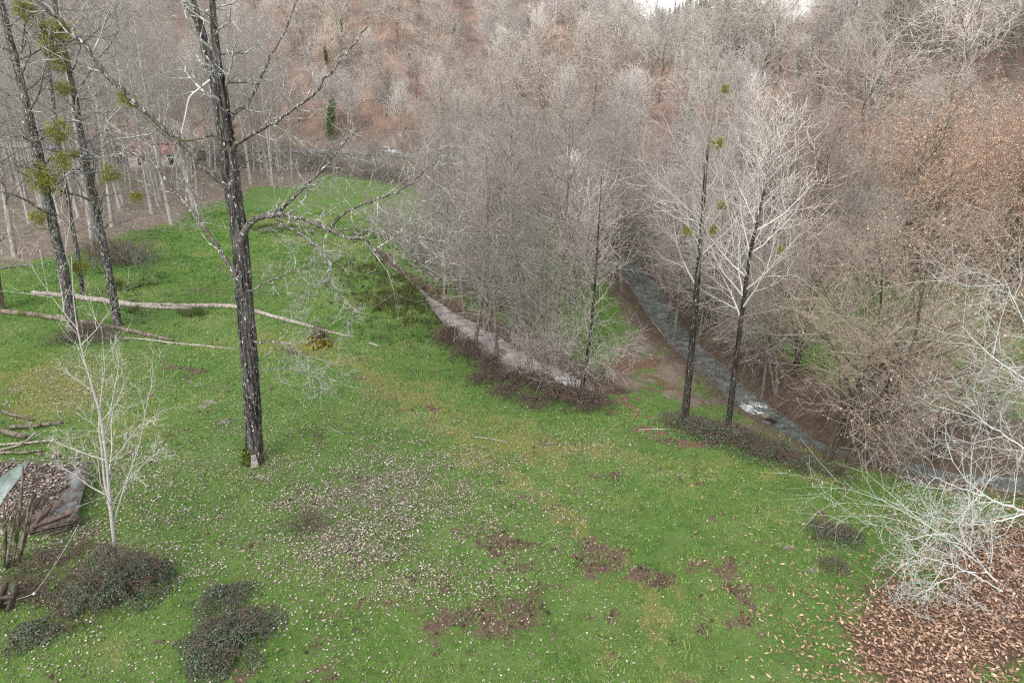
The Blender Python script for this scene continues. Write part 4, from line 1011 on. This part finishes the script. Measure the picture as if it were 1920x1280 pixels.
log('fallen_branch', 'short dead branch on the grass in mid meadow', 'branch', [(890, 820), (918, 823), (952, 829)], [.03, .03, .015], 'log', 5, stubs=5)
log('fallen_branch', 'straight stick across the red path', 'branch', [(1198, 806), (1235, 805), (1268, 804)], [.03, .03, .02], 'log', 6, stubs=0)
log('fallen_branch', 'broken end piece lying beyond the tip of the long pale trunk', 'branch', [(692, 644), (712, 650)], [.06, .05], 'log', 7)
log('fallen_branch', 'thin pole lying on the bank beside the river bend', 'branch', [(1222, 604), (1240, 625), (1262, 648)], [.05, .05, .04], 'log', 8)
log('fallen_branch', 'small chunk of wood in the grass beyond the big poplar', 'branch', [(500, 666), (510, 661)], [.05, .05], 'log', 9)
log('tree_stump', 'mossy leaning stump at the river edge', 'stump', [(1432, 792), (1450, 800)], [.16, .13], 'mosslog', 10, lift=.25)
log('fallen_branch', 'small stick in the grass right of the big poplar', 'branch', [(618, 802), (645, 815)], [.025, .015], 'log', 12)

# grass, leaves
def sample(rg, n_, box, power=1.0):
    x = box[0] + rg.rand(n_) * (box[1] - box[0]); y = box[2] + (box[3] - box[2]) * rg.rand(n_) ** power
    z = height(x, y); px, py, d = project(x, y, z)
    k = (px > -30) & (px < 1950) & (py < 1310)
    return x[k], y[k], z[k], px[k], py[k]
def make_grass():
    rg = np.random.RandomState(12)
    x, y, z, px, py = sample(rg, 620000, (-52, 30, 10, 84), 1.6)
    soil, red, dry, lit, brown, bank, wood, hillm = masks(x, y, z)
    bad = np.maximum.reduce([soil * .55, red * .8, brown * 1.1, bank, wood * 1.2, lit * .35])
    k = rg.rand(len(x)) > bad + .15
    x, y, z, dry = x[k], y[k], z[k], dry[k]
    n_ = len(x); B = 3
    t = np.clip(.95 * fbm(x * .30, y * .30, 4) - .54 + .62 * fbm(x * 1.7, y * 1.7, 3) + .30 * rg.rand(n_) + .35 * np.clip(dry, 0, 1) * (.4 + fbm(x * 1.5, y * 1.5, 2)), 0, 1)
    hgt = (.022 + .055 * rg.rand(n_) ** 2) * (.6 + .9 * fbm(x * .8 + 9, y * .8, 2)) * (1 + y / 60)
    X = np.repeat(np.stack([x, y, z - .01], 1), B, 0) + rg.randn(n_ * B, 3) * [.03, .03, 0]
    a = rg.rand(n_ * B) * 6.283; w = .011 * (1 + X[:, 1] / 40)
    s = np.stack([np.cos(a) * w, np.sin(a) * w, 0 * a], 1); ln = np.repeat(hgt, B) * (.6 + .8 * rg.rand(n_ * B))
    lean = rg.randn(n_ * B, 2) * .55
    tip = X + np.stack([lean[:, 0] * ln, lean[:, 1] * ln, ln], 1)
    mb = MB(); mb.add(np.stack([X - s, X + s, tip], 1).reshape(-1, 3), np.arange(n_ * B * 3).reshape(-1, 3), 0, np.repeat(np.repeat(t, B), 3))
    m = leafmat('grass_blades', [(0, (.040, .082, .020)), (.3, (.082, .172, .034)), (.5, (.130, .222, .052)), (.72, (.205, .245, .085)), (1, (.29, .265, .14))], .8)
    tag(link('grass', mb.mesh('grass', m)), 'short spring grass of the meadow', 'grass', kind='stuff'); print('GRASS', n_)
    # coarse rushes
    x, y, z, px, py = sample(rg, 60000, (-30, 12, 28, 75))
    dn = np.maximum(blobs(px, py, [(760, 560, 70, 50, .9), (800, 470, 50, 24, .5), (830, 600, 24, 30, .8), (560, 420, 90, 14, .6), (690, 420, 60, 30, .4), (230, 540, 50, 14, .7), (250, 580, 20, 10, .7), (700, 510, 60, 30, .4), (140, 530, 70, 14, .6), (360, 590, 20, 8, .5)]), lines(px, py, [([(740, 510), (830, 590)], 24, .6)]))
    k = rg.rand(len(x)) < dn * np.clip(fbm(x * .9, y * .9, 3) * 2.4 - .8, 0, 1); x, y, z = x[k], y[k], z[k]; n_ = len(x); B = 12
    X = np.repeat(np.stack([x, y, z - .02], 1), B, 0) + rg.randn(n_ * B, 3) * [.09, .09, 0]; a = rg.rand(n_ * B) * 6.283; w = .018
    s = np.stack([np.cos(a) * w, np.sin(a) * w, 0 * a], 1); ln = .2 + .4 * rg.rand(n_ * B); lean = rg.randn(n_ * B, 2) * .35
    tip = X + np.stack([lean[:, 0] * ln, lean[:, 1] * ln, ln], 1)
    mb = MB(); mb.add(np.stack([X - s, X + s, tip], 1).reshape(-1, 3), np.arange(n_ * B * 3).reshape(-1, 3), 0, np.repeat(np.clip(np.repeat(rg.rand(n_), B) * .6 + .4 * rg.rand(n_ * B), 0, 1), 3))
    m = leafmat('rush_blades', [(0, (.018, .032, .010)), (.5, (.05, .075, .022)), (1, (.17, .14, .06))], .8)
    tag(link('rushes', mb.mesh('rushes', m)), 'dark rush clumps in the damp upper meadow', 'rushes', kind='stuff'); print('RUSH', n_)
make_grass()
def make_litter():
    rg = np.random.RandomState(13)
    x, y, z, px, py = sample(rg, 620000, (-24, 26, 10, 48), 1.3)
    lit = blobs(px, py, LITT); base = .022 * (px < 1200) + .016
    dens = np.clip(lit * (.18 + 1.2 * np.clip(fbm(x * 1.1, y * 1.1, 4) * 2 - .55, 0, 1)) + base * 2 * fbm(x * .4 + 3, y * .4, 2), 0, 1)
    dr, _, wr = seg_dist(x, y, RIVER); db, _, wb = seg_dist(x, y, BROOK)
    k = (rg.rand(len(x)) < dens) & (dr > wr + 1) & (db > wb + .5)
    x, y, z = x[k], y[k], z[k]; n_ = len(x)
    mb = MB(); quads(mb, rg, np.stack([x, y, z + .02 + .04 * rg.rand(n_)], 1), .045 + .05 * rg.rand(n_) ** 2, .045 + .03 * rg.rand(n_), flat=.8)
    m = leafmat('pale_poplar_leaves', [(0, (.055, .04, .034)), (.4, (.15, .115, .095)), (.75, (.28, .235, .205)), (1, (.43, .38, .34))])
    tag(link('poplar_leaves', mb.mesh('poplar_leaves', m)), 'pale fallen poplar leaves strewn over the grass', 'fallen leaves', kind='stuff'); print('LITTER', n_)
    x, y, z, px, py = sample(rg, 60000, (6, 24, 11, 26))
    dens = blobs(px, py, LEAFB) * (.35 + .9 * fbm(x * .8, y * .8, 3)) + .015 * (px > 1250)
    k = rg.rand(len(x)) < dens; x, y, z = x[k], y[k], z[k]; n_ = len(x)
    mb = MB(); quads(mb, rg, np.stack([x, y, z + .015 + .05 * rg.rand(n_)], 1), .10 + .11 * rg.rand(n_), .04 + .035 * rg.rand(n_), flat=.78)
    m = leafmat('brown_chestnut_leaves', [(0, (.09, .05, .032)), (.5, (.23, .135, .09)), (.85, (.38, .25, .175)), (1, (.52, .38, .28))])
    tag(link('chestnut_leaves', mb.mesh('chestnut_leaves', m)), 'long brown fallen leaves under the silver branches', 'fallen leaves', kind='stuff'); print('BROWN', n_)
make_litter()
def make_clods():
    rg = np.random.RandomState(17)
    x, y, z, px, py = sample(rg, 260000, (-24, 26, 10, 46), 1.2)
    soil, red = masks(x, y, z)[:2]
    k = rg.rand(len(x)) < np.clip(np.maximum(soil, red * .5) - .40, 0, 1) * .6; x, y, z = x[k], y[k], z[k]; n_ = len(x); sz = .025 + .07 * rg.rand(n_) ** 2
    c = np.array([[1, 0, 0], [-.5, .87, 0], [-.5, -.87, 0], [0, 0, .9], [0, 0, -.7]]); f = np.array([[0, 1, 3], [1, 2, 3], [2, 0, 3], [1, 0, 4], [2, 1, 4], [0, 2, 4]])
    V = c[None] * sz[:, None, None] * (.6 + .8 * rg.rand(n_, 5, 1)); a = rg.rand(n_) * 6.283; ca, sa = np.cos(a)[:, None], np.sin(a)[:, None]
    V = np.stack([V[..., 0] * ca - V[..., 1] * sa, V[..., 0] * sa + V[..., 1] * ca, V[..., 2]], -1) + np.stack([x, y, z], 1)[:, None]
    mb = MB(); mb.add(V.reshape(-1, 3), (f[None] + np.arange(n_)[:, None, None] * 5).reshape(-1, 3), 0, np.repeat(rg.rand(n_), 5))
    m = leafmat('earth_clods', [(0, (.03, .022, .015)), (.6, (.085, .063, .044)), (1, (.16, .125, .095))], .95)
    tag(link('earth_clods', mb.mesh('earth_clods', m)), 'brown clods of earth turned up by rooting animals', 'soil clods', kind='stuff'); print('CLODS', n_)
make_clods()

# puddles
def puddle(px, py, rx, ry, label, seed):
    rg = np.random.RandomState(seed); c = gp(px, py); n_ = 22; a = np.arange(n_) / n_ * 6.283; r = .9 + 1.3 * (fbm(np.cos(a) * 2.5 + seed * 3 + 5, np.sin(a) * 2.5 + 5, 3) - .5) * 2
    P = np.array([gp(px + rx * math.cos(t) * q, py + ry * math.sin(t) * q) for t, q in zip(a, r)]); P[:, 2] = max(P[:, 2].mean(), c[2]) + .004
    mb = MB(); mb.add(P - c, np.arange(n_)[None]); o = link('puddle', mb.mesh('puddle', m_pud), loc=c); tag(o, label, 'puddle')
m_pud, nt, b = mat('muddy_water'); b.inputs['Base Color'].default_value = (.12, .105, .09, 1); b.inputs['Roughness'].default_value = .05; b.inputs['Specular IOR Level'].default_value = .5
for i, (px, py, rx, ry, lab) in enumerate([(1480, 1026, 10, 5, 'small puddle below the lone grey-green bush'), (1523, 1068, 12, 5, 'muddy puddle beside the sparse bramble tuft'), (372, 720, 13, 5, 'upper puddle in the wet hollow'), (352, 716, 8, 4, 'narrow puddle in the wet hollow'), (392, 752, 12, 5, 'middle puddle of the wet hollow'),
        (415, 790, 13, 4, 'lowest puddle of the wet hollow'), (380, 762, 8, 3, 'tiny puddle in the wet hollow'), (1460, 1010, 6, 2, 'sliver of water above the small puddle')]):
    puddle(px, py, rx, ry, lab, i)

# ---------------------------------------------------------------- built things: shed ruin, fences, house, cars, guard rail
def box(mb, c, s, R=None, mat=0, tint=.5):
    """a box of size s about c, turned by the 3x3 R"""
    k = np.array([[x, y, z] for x in (-.5, .5) for y in (-.5, .5) for z in (-.5, .5)]) * np.asarray(s)
    if R is not None: k = k @ np.asarray(R).T
    mb.add(k + np.asarray(c), [[0, 1, 3, 2], [4, 6, 7, 5], [0, 4, 5, 1], [2, 3, 7, 6], [0, 2, 6, 4], [1, 5, 7, 3]], mat, tint)
def frame(d, roll=0.0):
    d = nrm(np.asarray(d, float)); ref = np.array([0, 0, 1.]) if abs(d[2]) < .9 else np.array([1., 0, 0])
    s = nrm(np.cross(ref, d)); u = np.cross(d, s); cr, sr = math.cos(roll), math.sin(roll)
    return np.stack([d, s * cr + u * sr, u * cr - s * sr], 1)
def plank(name, p, q, w, t, m, parent, roll=0.0, seed=0):
    p = np.asarray(p, float); q = np.asarray(q, float); L = np.linalg.norm(q - p); rg = np.random.RandomState(seed)
    mb = MB(); R = frame(q - p, roll); xs = np.linspace(0, 1, 5)
    v = []
    for i, x in enumerate(xs):
        ww = w * (1 + .12 * rg.randn()) ; jag = (rg.rand(4) - .5) * .08 if i in (0, 4) else np.zeros(4)
        for j, (a, b_) in enumerate(((-.5, -.5), (.5, -.5), (.5, .5), (-.5, .5))):
            v.append(p + (q - p) * (x + jag[j] * .5) + R[:, 1] * a * ww + R[:, 2] * b_ * t + R[:, 2] * .02 * math.sin(x * 3))
    f = [[i * 4 + j, i * 4 + (j + 1) % 4, i * 4 + 4 + (j + 1) % 4, i * 4 + 4 + j] for i in range(4) for j in range(4)] + [[3, 2, 1, 0], [16, 17, 18, 19]]
    base = np.array(parent.location); mb.add(np.array(v) - base, f, 0, rg.rand())
    return link(name, mb.mesh(name, m), parent)
m_wood, nt, b = mat('weathered_boards'); n = N(nt); co = n.coord(); st = n.noise(7, n.scale(co, 1, 1, 1), 5, .75)
wc = n.ramp(st, [(.32, (.018, .015, .013)), (.5, (.06, .05, .045)), (.68, (.17, .15, .14))])
n.l(n.mix(n.math('MULTIPLY', n.attr('tint'), .6), wc, (.10, .065, .05)), b.inputs['Base Color']); n.bump(st, .6, .01, b)
m_tin, nt, b = mat('corrugated_iron'); n = N(nt); co = n.coord(); r1 = n.noise(2.2, co, 5, .7)
n.l(n.ramp(r1, [(.35, (.07, .045, .035)), (.5, (.10, .10, .10)), (.7, (.20, .22, .22))]), b.inputs['Base Color']); b.inputs['Metallic'].default_value = .25; b.inputs['Roughness'].default_value = .55
m_sheet, nt, b = mat('blue_grey_sheet'); n = N(nt); n.l(n.ramp(n.noise(3, n.coord(), 5, .7), [(.3, (.12, .14, .135)), (.6, (.24, .29, .285)), (.8, (.33, .38, .37))]), b.inputs['Base Color']); b.inputs['Metallic'].default_value = .2; b.inputs['Roughness'].default_value = .5

def corrugated(name, o, u, v, nu, nv, amp, m, parent, pitch=.076, thick=.004, sag=.0, seed=0):
    """sheet spanned by u (across the waves) and v (along them)"""
    o = np.asarray(o, float); u = np.asarray(u, float); v = np.asarray(v, float); w = nrm(np.cross(u, v)); rg = np.random.RandomState(seed)
    L = np.linalg.norm(u); nu = max(8, int(L / pitch * 6)); s = np.linspace(0, 1, nu); t = np.linspace(0, 1, nv)
    S, T = np.meshgrid(s, t, indexing='ij'); z = amp * np.sin(S * L / pitch * 2 * math.pi) + sag * np.sin(S * math.pi) * np.sin(T * math.pi) + .03 * (fbm(S * 3 + seed, T * 3, 2) - .5)
    Tj = T + (T == 1) * .02 * (rg.rand(nu, 1) - .5)
    top = o + S[..., None] * u + Tj[..., None] * v + z[..., None] * w; bot = top - w * thick
    i = np.arange(nu * nv).reshape(nu, nv); q = np.stack([i[:-1, :-1], i[1:, :-1], i[1:, 1:], i[:-1, 1:]], -1).reshape(-1, 4); k = nu * nv
    ed = []
    for e in (i[0], i[-1][::-1], i[:, 0][::-1], i[:, -1]): ed += [[a, b_, b_ + k, a + k] for a, b_ in zip(e[:-1], e[1:])]
    mb = MB(); base = np.array(parent.location)
    mb.add(np.concatenate([top.reshape(-1, 3), bot.reshape(-1, 3)]) - base, np.concatenate([q, q[:, ::-1] + k, np.array(ed)]))
    return link(name, mb.mesh(name, m, True), parent), top

def shed():
    A = gp(70, 1075)
    o = thing('collapsed_shed', 'collapsed wooden shed with leaf-covered corrugated roof, propped boards and leaning posts', 'shed', A)
    yb = gp(140, 985)[1]
    # roof sheet lying low, the waves running away from its cut end on the right
    zb = hz(-17, yb) ; e0 = pv(142, 978, yb); e1 = pv(168, 872, yb + 2.6)
    e1[2] = e0[2] + .55 ; e1 = pz(168, 872, e1[2]); w0 = pv(-60, 990, yb); w0[2] = e0[2] + .15; 
    u = e1 - e0; v = np.array([-3.6, .1, .05])
    roof, top = corrugated('roof_sheet', e0, u, v, 0, 8, .022, m_tin, o, pitch=.10, sag=-.10, seed=1)
    # leaves that have gathered on the roof
    rg = np.random.RandomState(5); k = 9000; s = rg.rand(k); t = .03 + .97 * rg.rand(k)
    kk = (fbm(s * 7, t * 7, 3) + 1.3 * np.clip(t - .12, -1, .35) > .52 + .1 * rg.rand(k)); s, t = s[kk], t[kk]; k = len(s)
    C = e0 + s[:, None] * u + t[:, None] * v + np.array([0, 0, 1]) * (.03 + .06 * rg.rand(k)[:, None] - .10 * (np.sin(s * math.pi) * np.sin(t * math.pi))[:, None])
    lm = MB(); quads(lm, rg, C - A, .07 + .06 * rg.rand(k), .07, flat=.75)
    m = leafmat('roof_leaves', [(0, (.035, .026, .021)), (.4, (.11, .083, .068)), (.8, (.25, .205, .18)), (1, (.42, .365, .33))]); tag(link('roof_leaves', lm.mesh('roof_leaves', m), o), kind='stuff')
    # ridge batten and ledger at the far edge
    plank('batten', e1 + [.25, .05, .06], e1 + [-3.2, .3, .10], .045, .03, m_tin, o, seed=2)
    plank('batten', pv(165, 872, e1[1] - .3), pv(60, 895, e1[1] - .5), .07, .04, m_wood, o, seed=3)
    # raised blue-grey sheet leaning at the left
    q0 = [pv(56, 860, yb + .1), pv(20, 880, yb - .1), pv(-25, 915, yb - .4), pv(-25, 985, yb - .8), pv(14, 925, yb - .4), pv(40, 890, yb - .1)]
    q0 = np.array(q0); mid = (q0[[0, 1, 2]] + q0[[0, 5, 3]]) / 2; mid[1] = (q0[1] + q0[5] + q0[4]) / 3; mid = mid + np.array([.0, -.12, .06])
    V_ = np.concatenate([q0, mid[1:2], q0 + [.0, .02, -.015], mid[1:2] + [.0, .02, -.015]]) - A
    tri = np.array([[0, 1, 6], [1, 2, 6], [2, 3, 6], [3, 4, 6], [4, 5, 6], [5, 0, 6]]); mb = MB()
    mb.add(V_, np.concatenate([tri, tri[:, ::-1] + 7])); mb.f.append(np.array([[i, (i + 1) % 6, (i + 1) % 6 + 7, i + 7] for i in range(6)])); mb.m.append(np.zeros(6))
    link('wall_sheet', mb.mesh('wall_sheet', m_sheet), o)
    # leaning posts
    def post(p, q, r, sd, name='post'):
        pts = np.array([p, (np.asarray(p) + q) / 2 + np.random.RandomState(sd).randn(3) * .03, q]); c = catmull(pts, 4) - A; mb = MB()
        tubes(mb, c[None], np.linspace(r * .85, r * .45, len(c))[None], 6, rough=.55, rng=np.random.RandomState(sd), cap=True, tint=np.random.RandomState(sd).rand()); link(name, mb.mesh(name, M['mosslog'], False), o)
    gy_ = gp(25, 1062)
    for i, (x0, y0, x1, y1, dy0, dy1, r) in enumerate([(22, 1066, 44, 872, 0, .4, .06), (8, 1060, 6, 935, 0, .1, .07), (30, 1065, 58, 935, .1, .3, .075), (4, 990, 44, 905, -.2, 0, .035), (40, 1040, 62, 945, .2, .5, .05), (12, 1066, 30, 960, -.1, .1, .06)]):
        p = pv(x0, y0, gy_[1] + dy0); p[2] = min(p[2], hz(p[0], p[1]) + .02) if y0 > 1050 else p[2]; post(p, pv(x1, y1, gy_[1] + dy1), r, i)
    # heap of boards under the roof edge
    for i, (x0, y0, x1, y1, d0, d1, w, roll) in enumerate([(60, 985, 148, 955, -.5, .0, .20, .5), (50, 992, 130, 968, -.55, -.1, .22, .7), (45, 1000, 142, 978, -.6, -.15, .18, .3), (58, 975, 120, 940, -.3, .2, .24, .8), (40, 1012, 112, 992, -.7, -.3, .16, .2), (64, 1002, 150, 982, -.6, -.1, .10, .1),
            (70, 1010, 128, 990, -.7, -.4, .08, .4), (52, 968, 90, 925, -.2, .3, .20, 1.0), (36, 985, 72, 935, -.4, .1, .18, .9), (80, 990, 150, 968, -.5, 0, .12, .6), (56, 1020, 126, 1000, -.8, -.5, .07, .1), (95, 975, 152, 950, -.2, .2, .08, .3), (30, 1040, 80, 960, -.9, -.3, .10, .9), (110, 985, 165, 972, -.4, .3, .09, .7), (66, 1030, 150, 1003, -1.0, -.4, .05, .2), (20, 1000, 66, 925, -.6, 0, .12, 1.2), (75, 968, 140, 935, -.1, .3, .12, .2), (48, 1010, 96, 948, -.7, 0, .06, 1.4)]):
        plank('board', pv(x0, y0, yb + d0), pv(x1, y1, yb + d1), w, .03, m_wood, o, roll + .5 * math.sin(i * 2.3), 20 + i)
    return o, A, yb
SHED, SA, SYB = shed()
# loose debris behind the shed: every piece its own
for i, (x0, y0, x1, y1, r, nm, lab, m) in enumerate([(-30, 762, 62, 790, .07, 'fallen_branch', 'dark forked branch behind the shed', 'mosslog'), (20, 806, 120, 795, .08, 'fallen_branch', 'charred looking limb crossing behind the shed', 'mosslog'), (-30, 800, 50, 826, .12, 'fallen_log', 'thick rotten log at the back of the shed', 'mosslog'),
        (-20, 850, 55, 832, .05, 'fallen_branch', 'weathered pole pointing out behind the shed', 'log'), (-20, 838, 110, 828, .045, 'fallen_branch', 'long grey pole behind the shed roof', 'log'), (40, 838, 66, 818, .045, 'fallen_branch', 'short split stake on the debris heap', 'log'), (0, 852, 80, 848, .06, 'fallen_log', 'dark wet beam along the roof edge', 'mosslog'),
        (100, 862, 112, 855, .10, 'tree_stump', 'small sawn stump behind the roof edge', 'log'), (143, 866, 148, 848, .04, 'fallen_branch', 'upright splinter at the roof corner', 'log')]):
    p, q = gp(x0, y0), gp(x1, y1); mid = [(x0 + x1) / 2, (y0 + y1) / 2 + 2]
    log(nm, lab, 'debris', [(x0, y0), tuple(mid), (x1, y1)], [r, r, r * .8], m, 60 + i, lift=.05 + .03 * (i % 3), stubs=0)
# tilted board block by the fence
p = gp(20, 1150); o = thing('wooden_trough', 'old tilted plank trough at the fence corner by the shed', 'trough', p)
for i, (x0, y0, x1, y1, w) in enumerate([(-12, 1165, 10, 1092, .28), (10, 1168, 30, 1096, .26), (-26, 1150, -8, 1090, .24)]):
    plank('board', pv(x0, y0, p[1]), pv(x1, y1, p[1] + .35), w, .05, m_wood, o, 0.0, 80 + i)
plank('crossbar', pv(-10, 1122, p[1] + .05), pv(26, 1118, p[1] + .05), .09, .06, m_wood, o, 0, 90)

# electric fence: stake, insulator, cord
m_cord, nt, b = mat('white_cord'); b.inputs['Base Color'].default_value = (.78, .78, .76, 1); b.inputs['Roughness'].default_value = .5
s0 = gp(66, 1140); o = thing('electric_fence', 'thin stake with insulator carrying a white cord from the shed', 'fence', s0)
top = pv(64, 1112, s0[1]); mb = MB(); tubes(mb, np.array([[s0 + [0, 0, -.1] - s0, top - s0 + [0, 0, .06]]]), np.array([[.014, .012]]), 6); link('stake', mb.mesh('stake', m_wood), o)
mb = MB(); tubes(mb, np.array([[top - s0 + [-.03, 0, -.03], top - s0 + [0, 0, 0], top - s0 + [.02, 0, .05]]]), np.array([[.02, .035, .018]]), 8); link('insulator', mb.mesh('insulator', m_cord), o)
far = pv(147, 982, SYB - .2); a = [top + (far - top) * t - np.array([0, 0, .10]) * 4 * t * (1 - t) for t in np.linspace(0, 1, 12)]
lft = pv(-60, 1146, s0[1] + .1); b2 = [top + (lft - top) * t - np.array([0, 0, .05]) * 4 * t * (1 - t) for t in np.linspace(0, 1, 8)]
mb = MB(); tubes(mb, (np.array(a) - s0)[None], np.full((1, 12), .0035), 5); tubes(mb, (np.array(b2) - s0)[None], np.full((1, 8), .0035), 5)
link('cord', mb.mesh('cord', m_cord), o)
# wire fence by the grove
for i, px in enumerate((8, 46, 80, 112, 250)):
    g = gp(px, 494 + (i % 2) * 3); o = thing('fence_post', 'thin weathered post of the wire fence along the grove edge', 'fence post', g, 'posts of the grove fence')
    mb = MB(); tubes(mb, np.array([[[0, 0, -.2], [.02, 0, .6], [.03, .01, 1.15]]]), np.array([[.05, .045, .04]]), 7, rough=.15, rng=np.random.RandomState(i), cap=True); link('post', mb.mesh('post', M['bark_grey']), o)

# guard rail along the road, in two stretches
def guard_rail(x0, x1, label, off):
    xs = np.arange(x0, x1, 2.0); ys = foot(xs); d = np.gradient(ys, xs); T = nrm(np.stack([np.ones_like(xs), d], 1)); Nn = np.stack([-T[:, 1], T[:, 0]], 1)
    P = np.stack([xs + Nn[:, 0] * off, ys + Nn[:, 1] * off, np.full_like(xs, ROAD_Z + .30)], 1); base = P[0].copy()
    o = thing('guard_rail', label, 'guard rail', base)
    prof = [(0, .48), (.05, .52), (.05, .60), (0, .64), (.05, .68), (.05, .76), (0, .80)]
    v = np.stack([P - base + np.stack([Nn[:, 0] * a, Nn[:, 1] * a, 0 * xs + h_], 1) for a, h_ in prof], 1); k = len(prof)
    i = np.arange(len(xs) * k).reshape(len(xs), k); q = np.stack([i[:-1, :-1], i[1:, :-1], i[1:, 1:], i[:-1, 1:]], -1).reshape(-1, 4)
    mb = MB(); mb.add(v.reshape(-1, 3), q); link('rail', mb.mesh('rail', m_galv, True), o)
    pm = MB(); box(pm, (0, 0, .3), (.08, .10, .95)); me = pm.mesh('post', m_galv)
    for p in P: link('post', me, o, loc=p - base - np.array([Nn[0, 0], Nn[0, 1], 0]) * .06)
guard_rail(36, 60, 'galvanised guard rail of the road by the ivy-clad tree', -3.7)
guard_rail(-46, -28, 'galvanised guard rail of the road above the far meadow', -3.7)

# cars
m_glass, nt, b = mat('car_glass'); b.inputs['Base Color'].default_value = (.02, .025, .03, 1); b.inputs['Roughness'].default_value = .08; b.inputs['Specular IOR Level'].default_value = .6
m_tyre, nt, b = mat('tyre'); b.inputs['Base Color'].default_value = (.02, .02, .02, 1)
m_lamp, nt, b = mat('headlight'); b.inputs['Base Color'].default_value = (.8, .8, .78, 1); b.inputs['Roughness'].default_value = .15
def car(x, off, col, label, flip=0.0):
    y = float(foot(np.array([x]))[0]); d = (float(foot(np.array([x + .1]))[0]) - y) / .1; a = math.atan2(d, 1); nx_, ny_ = -math.sin(a), math.cos(a)
    o = thing('car', label, 'car', (x + nx_ * off, y + ny_ * off, ROAD_Z + .30), rz=a + flip)
    mp_, nt, b = mat('car_paint'); b.inputs['Base Color'].default_value = (*col, 1); b.inputs['Roughness'].default_value = .3; b.inputs['Coat Weight'].default_value = .5
    side = [(-2.1, .35), (-2.12, .75), (-1.95, .95), (-1.0, 1.0), (.75, .98), (1.75, .85), (2.1, .68), (2.12, .35)]
    cab = [(-1.85, .95), (-1.35, 1.45), (.15, 1.48), (.95, .97)]
    def ex(p, w0, w1):
        k = len(p); v = [(x_, -w0 if i in (0, k - 1) else -w1, z_) for i, (x_, z_) in enumerate(p)] + [(x_, w0 if i in (0, k - 1) else w1, z_) for i, (x_, z_) in enumerate(p)]
        mb = MB(); mb.add(v, [[i, (i + 1) % k, (i + 1) % k + k, i + k] for i in range(k)]); mb.f.append(np.array([list(range(k))[::-1]])); mb.m.append(np.zeros(1)); mb.f.append(np.array([list(range(k, 2 * k))])); mb.m.append(np.zeros(1)); return mb
    link('body', ex(side, .84, .88).mesh('body', mp_), o); link('cabin', ex(cab, .82, .66).mesh('cabin', mp_), o)
    for s in (-1, 1):
        wv = [(-1.55, .80 * s, 1.02), (.62, .80 * s, 1.02), (.10, .70 * s, 1.40), (-1.25, .70 * s, 1.40)]; mb = MB(); mb.add(np.array(wv) + [0, .012 * s, 0], [[0, 1, 2, 3]]); link('side_window', mb.mesh('side_window', m_glass), o)
        mb = MB(); box(mb, (2.11, .6 * s, .66), (.05, .34, .14)); link('headlight', mb.mesh('headlight', m_lamp), o)
        for xx in (-1.3, 1.3):
            mb = MB(); tubes(mb, np.array([[[xx, s * .70, .32], [xx, s * .90, .32]]]), np.array([[.32, .32]]), 14, cap=True); w_ = link('wheel', mb.mesh('wheel', m_tyre), o)
            mb = MB(); tubes(mb, np.array([[[xx, s * .88, .32], [xx, s * .905, .32]]]), np.array([[.19, .19]]), 10, cap=True); link('rim', mb.mesh('rim', m_galv), w_)
    mb = MB(); mb.add([(.98, -.74, .99), (.98, .74, .99), (.20, .62, 1.45), (.20, -.62, 1.45)], [[0, 1, 2, 3]]); link('windscreen', mb.mesh('windscreen', m_glass), o)
car(-22.5, -1.6, (.55, .56, .56), 'silver car passing on the road beyond the far meadow')
car(-12.8, -1.6, (.10, .18, .34), 'blue car on the road behind the alder tops')

# house with a red roof among the grove
def house():
    g = gp(305, 318); g[2] = hz(g[0], g[1]); o = thing('house', 'small house with red tiled roof hidden behind the poplar grove', 'house', g, rz=.2)
    m_wall, nt, b = mat('rendered_wall'); b.inputs['Base Color'].default_value = (.45, .40, .34, 1)
    m_tile, nt, b = mat('red_roof_tiles'); n = N(nt); n.l(n.ramp(n.noise(3, n.coord(), 4), [(.3, (.20, .10, .085)), (.7, (.32, .17, .15))]), b.inputs['Base Color'])
    mb = MB(); box(mb, (0, 0, 1.3), (9, 6, 3.4)); mb.add([(-4.5, -3, 3), (-4.5, 3, 3), (-4.5, 0, 4.9), (4.5, -3, 3), (4.5, 3, 3), (4.5, 0, 4.9)], [[0, 2, 1], [3, 4, 5]]); link('wall', mb.mesh('wall', m_wall), o)
    mb = MB()
    for s in (-1, 1):
        n_ = nrm(np.array([0, 1.9 * s, 3.0])); a = np.array([0, 1.7 * s, 3.85]) + n_ * .08; R = np.stack([[1, 0, 0], nrm(np.array([0, 3.0 * s, -1.9])), n_], 1); box(mb, a, (9.8, 4.05, .14), R)
    rf = link('roof', mb.mesh('roof', m_tile), o); mb = MB(); box(mb, (2.5, .6, 5.1), (.6, .6, 1.4)); link('chimney', mb.mesh('chimney', m_wall), rf)
    for x in (-2.6, 2.4):
        mb = MB(); box(mb, (x, -3.01, 1.7), (1.0, .06, 1.2)); w_ = link('window', mb.mesh('window', m_line), o); mb = MB(); box(mb, (x, -3.03, 1.7), (.84, .06, 1.04)); link('pane', mb.mesh('pane', m_glass), w_)
    mb = MB(); box(mb, (0, -3.02, 1.05), (1.0, .07, 2.1)); link('door', mb.mesh('door', m_wood), o)
house()
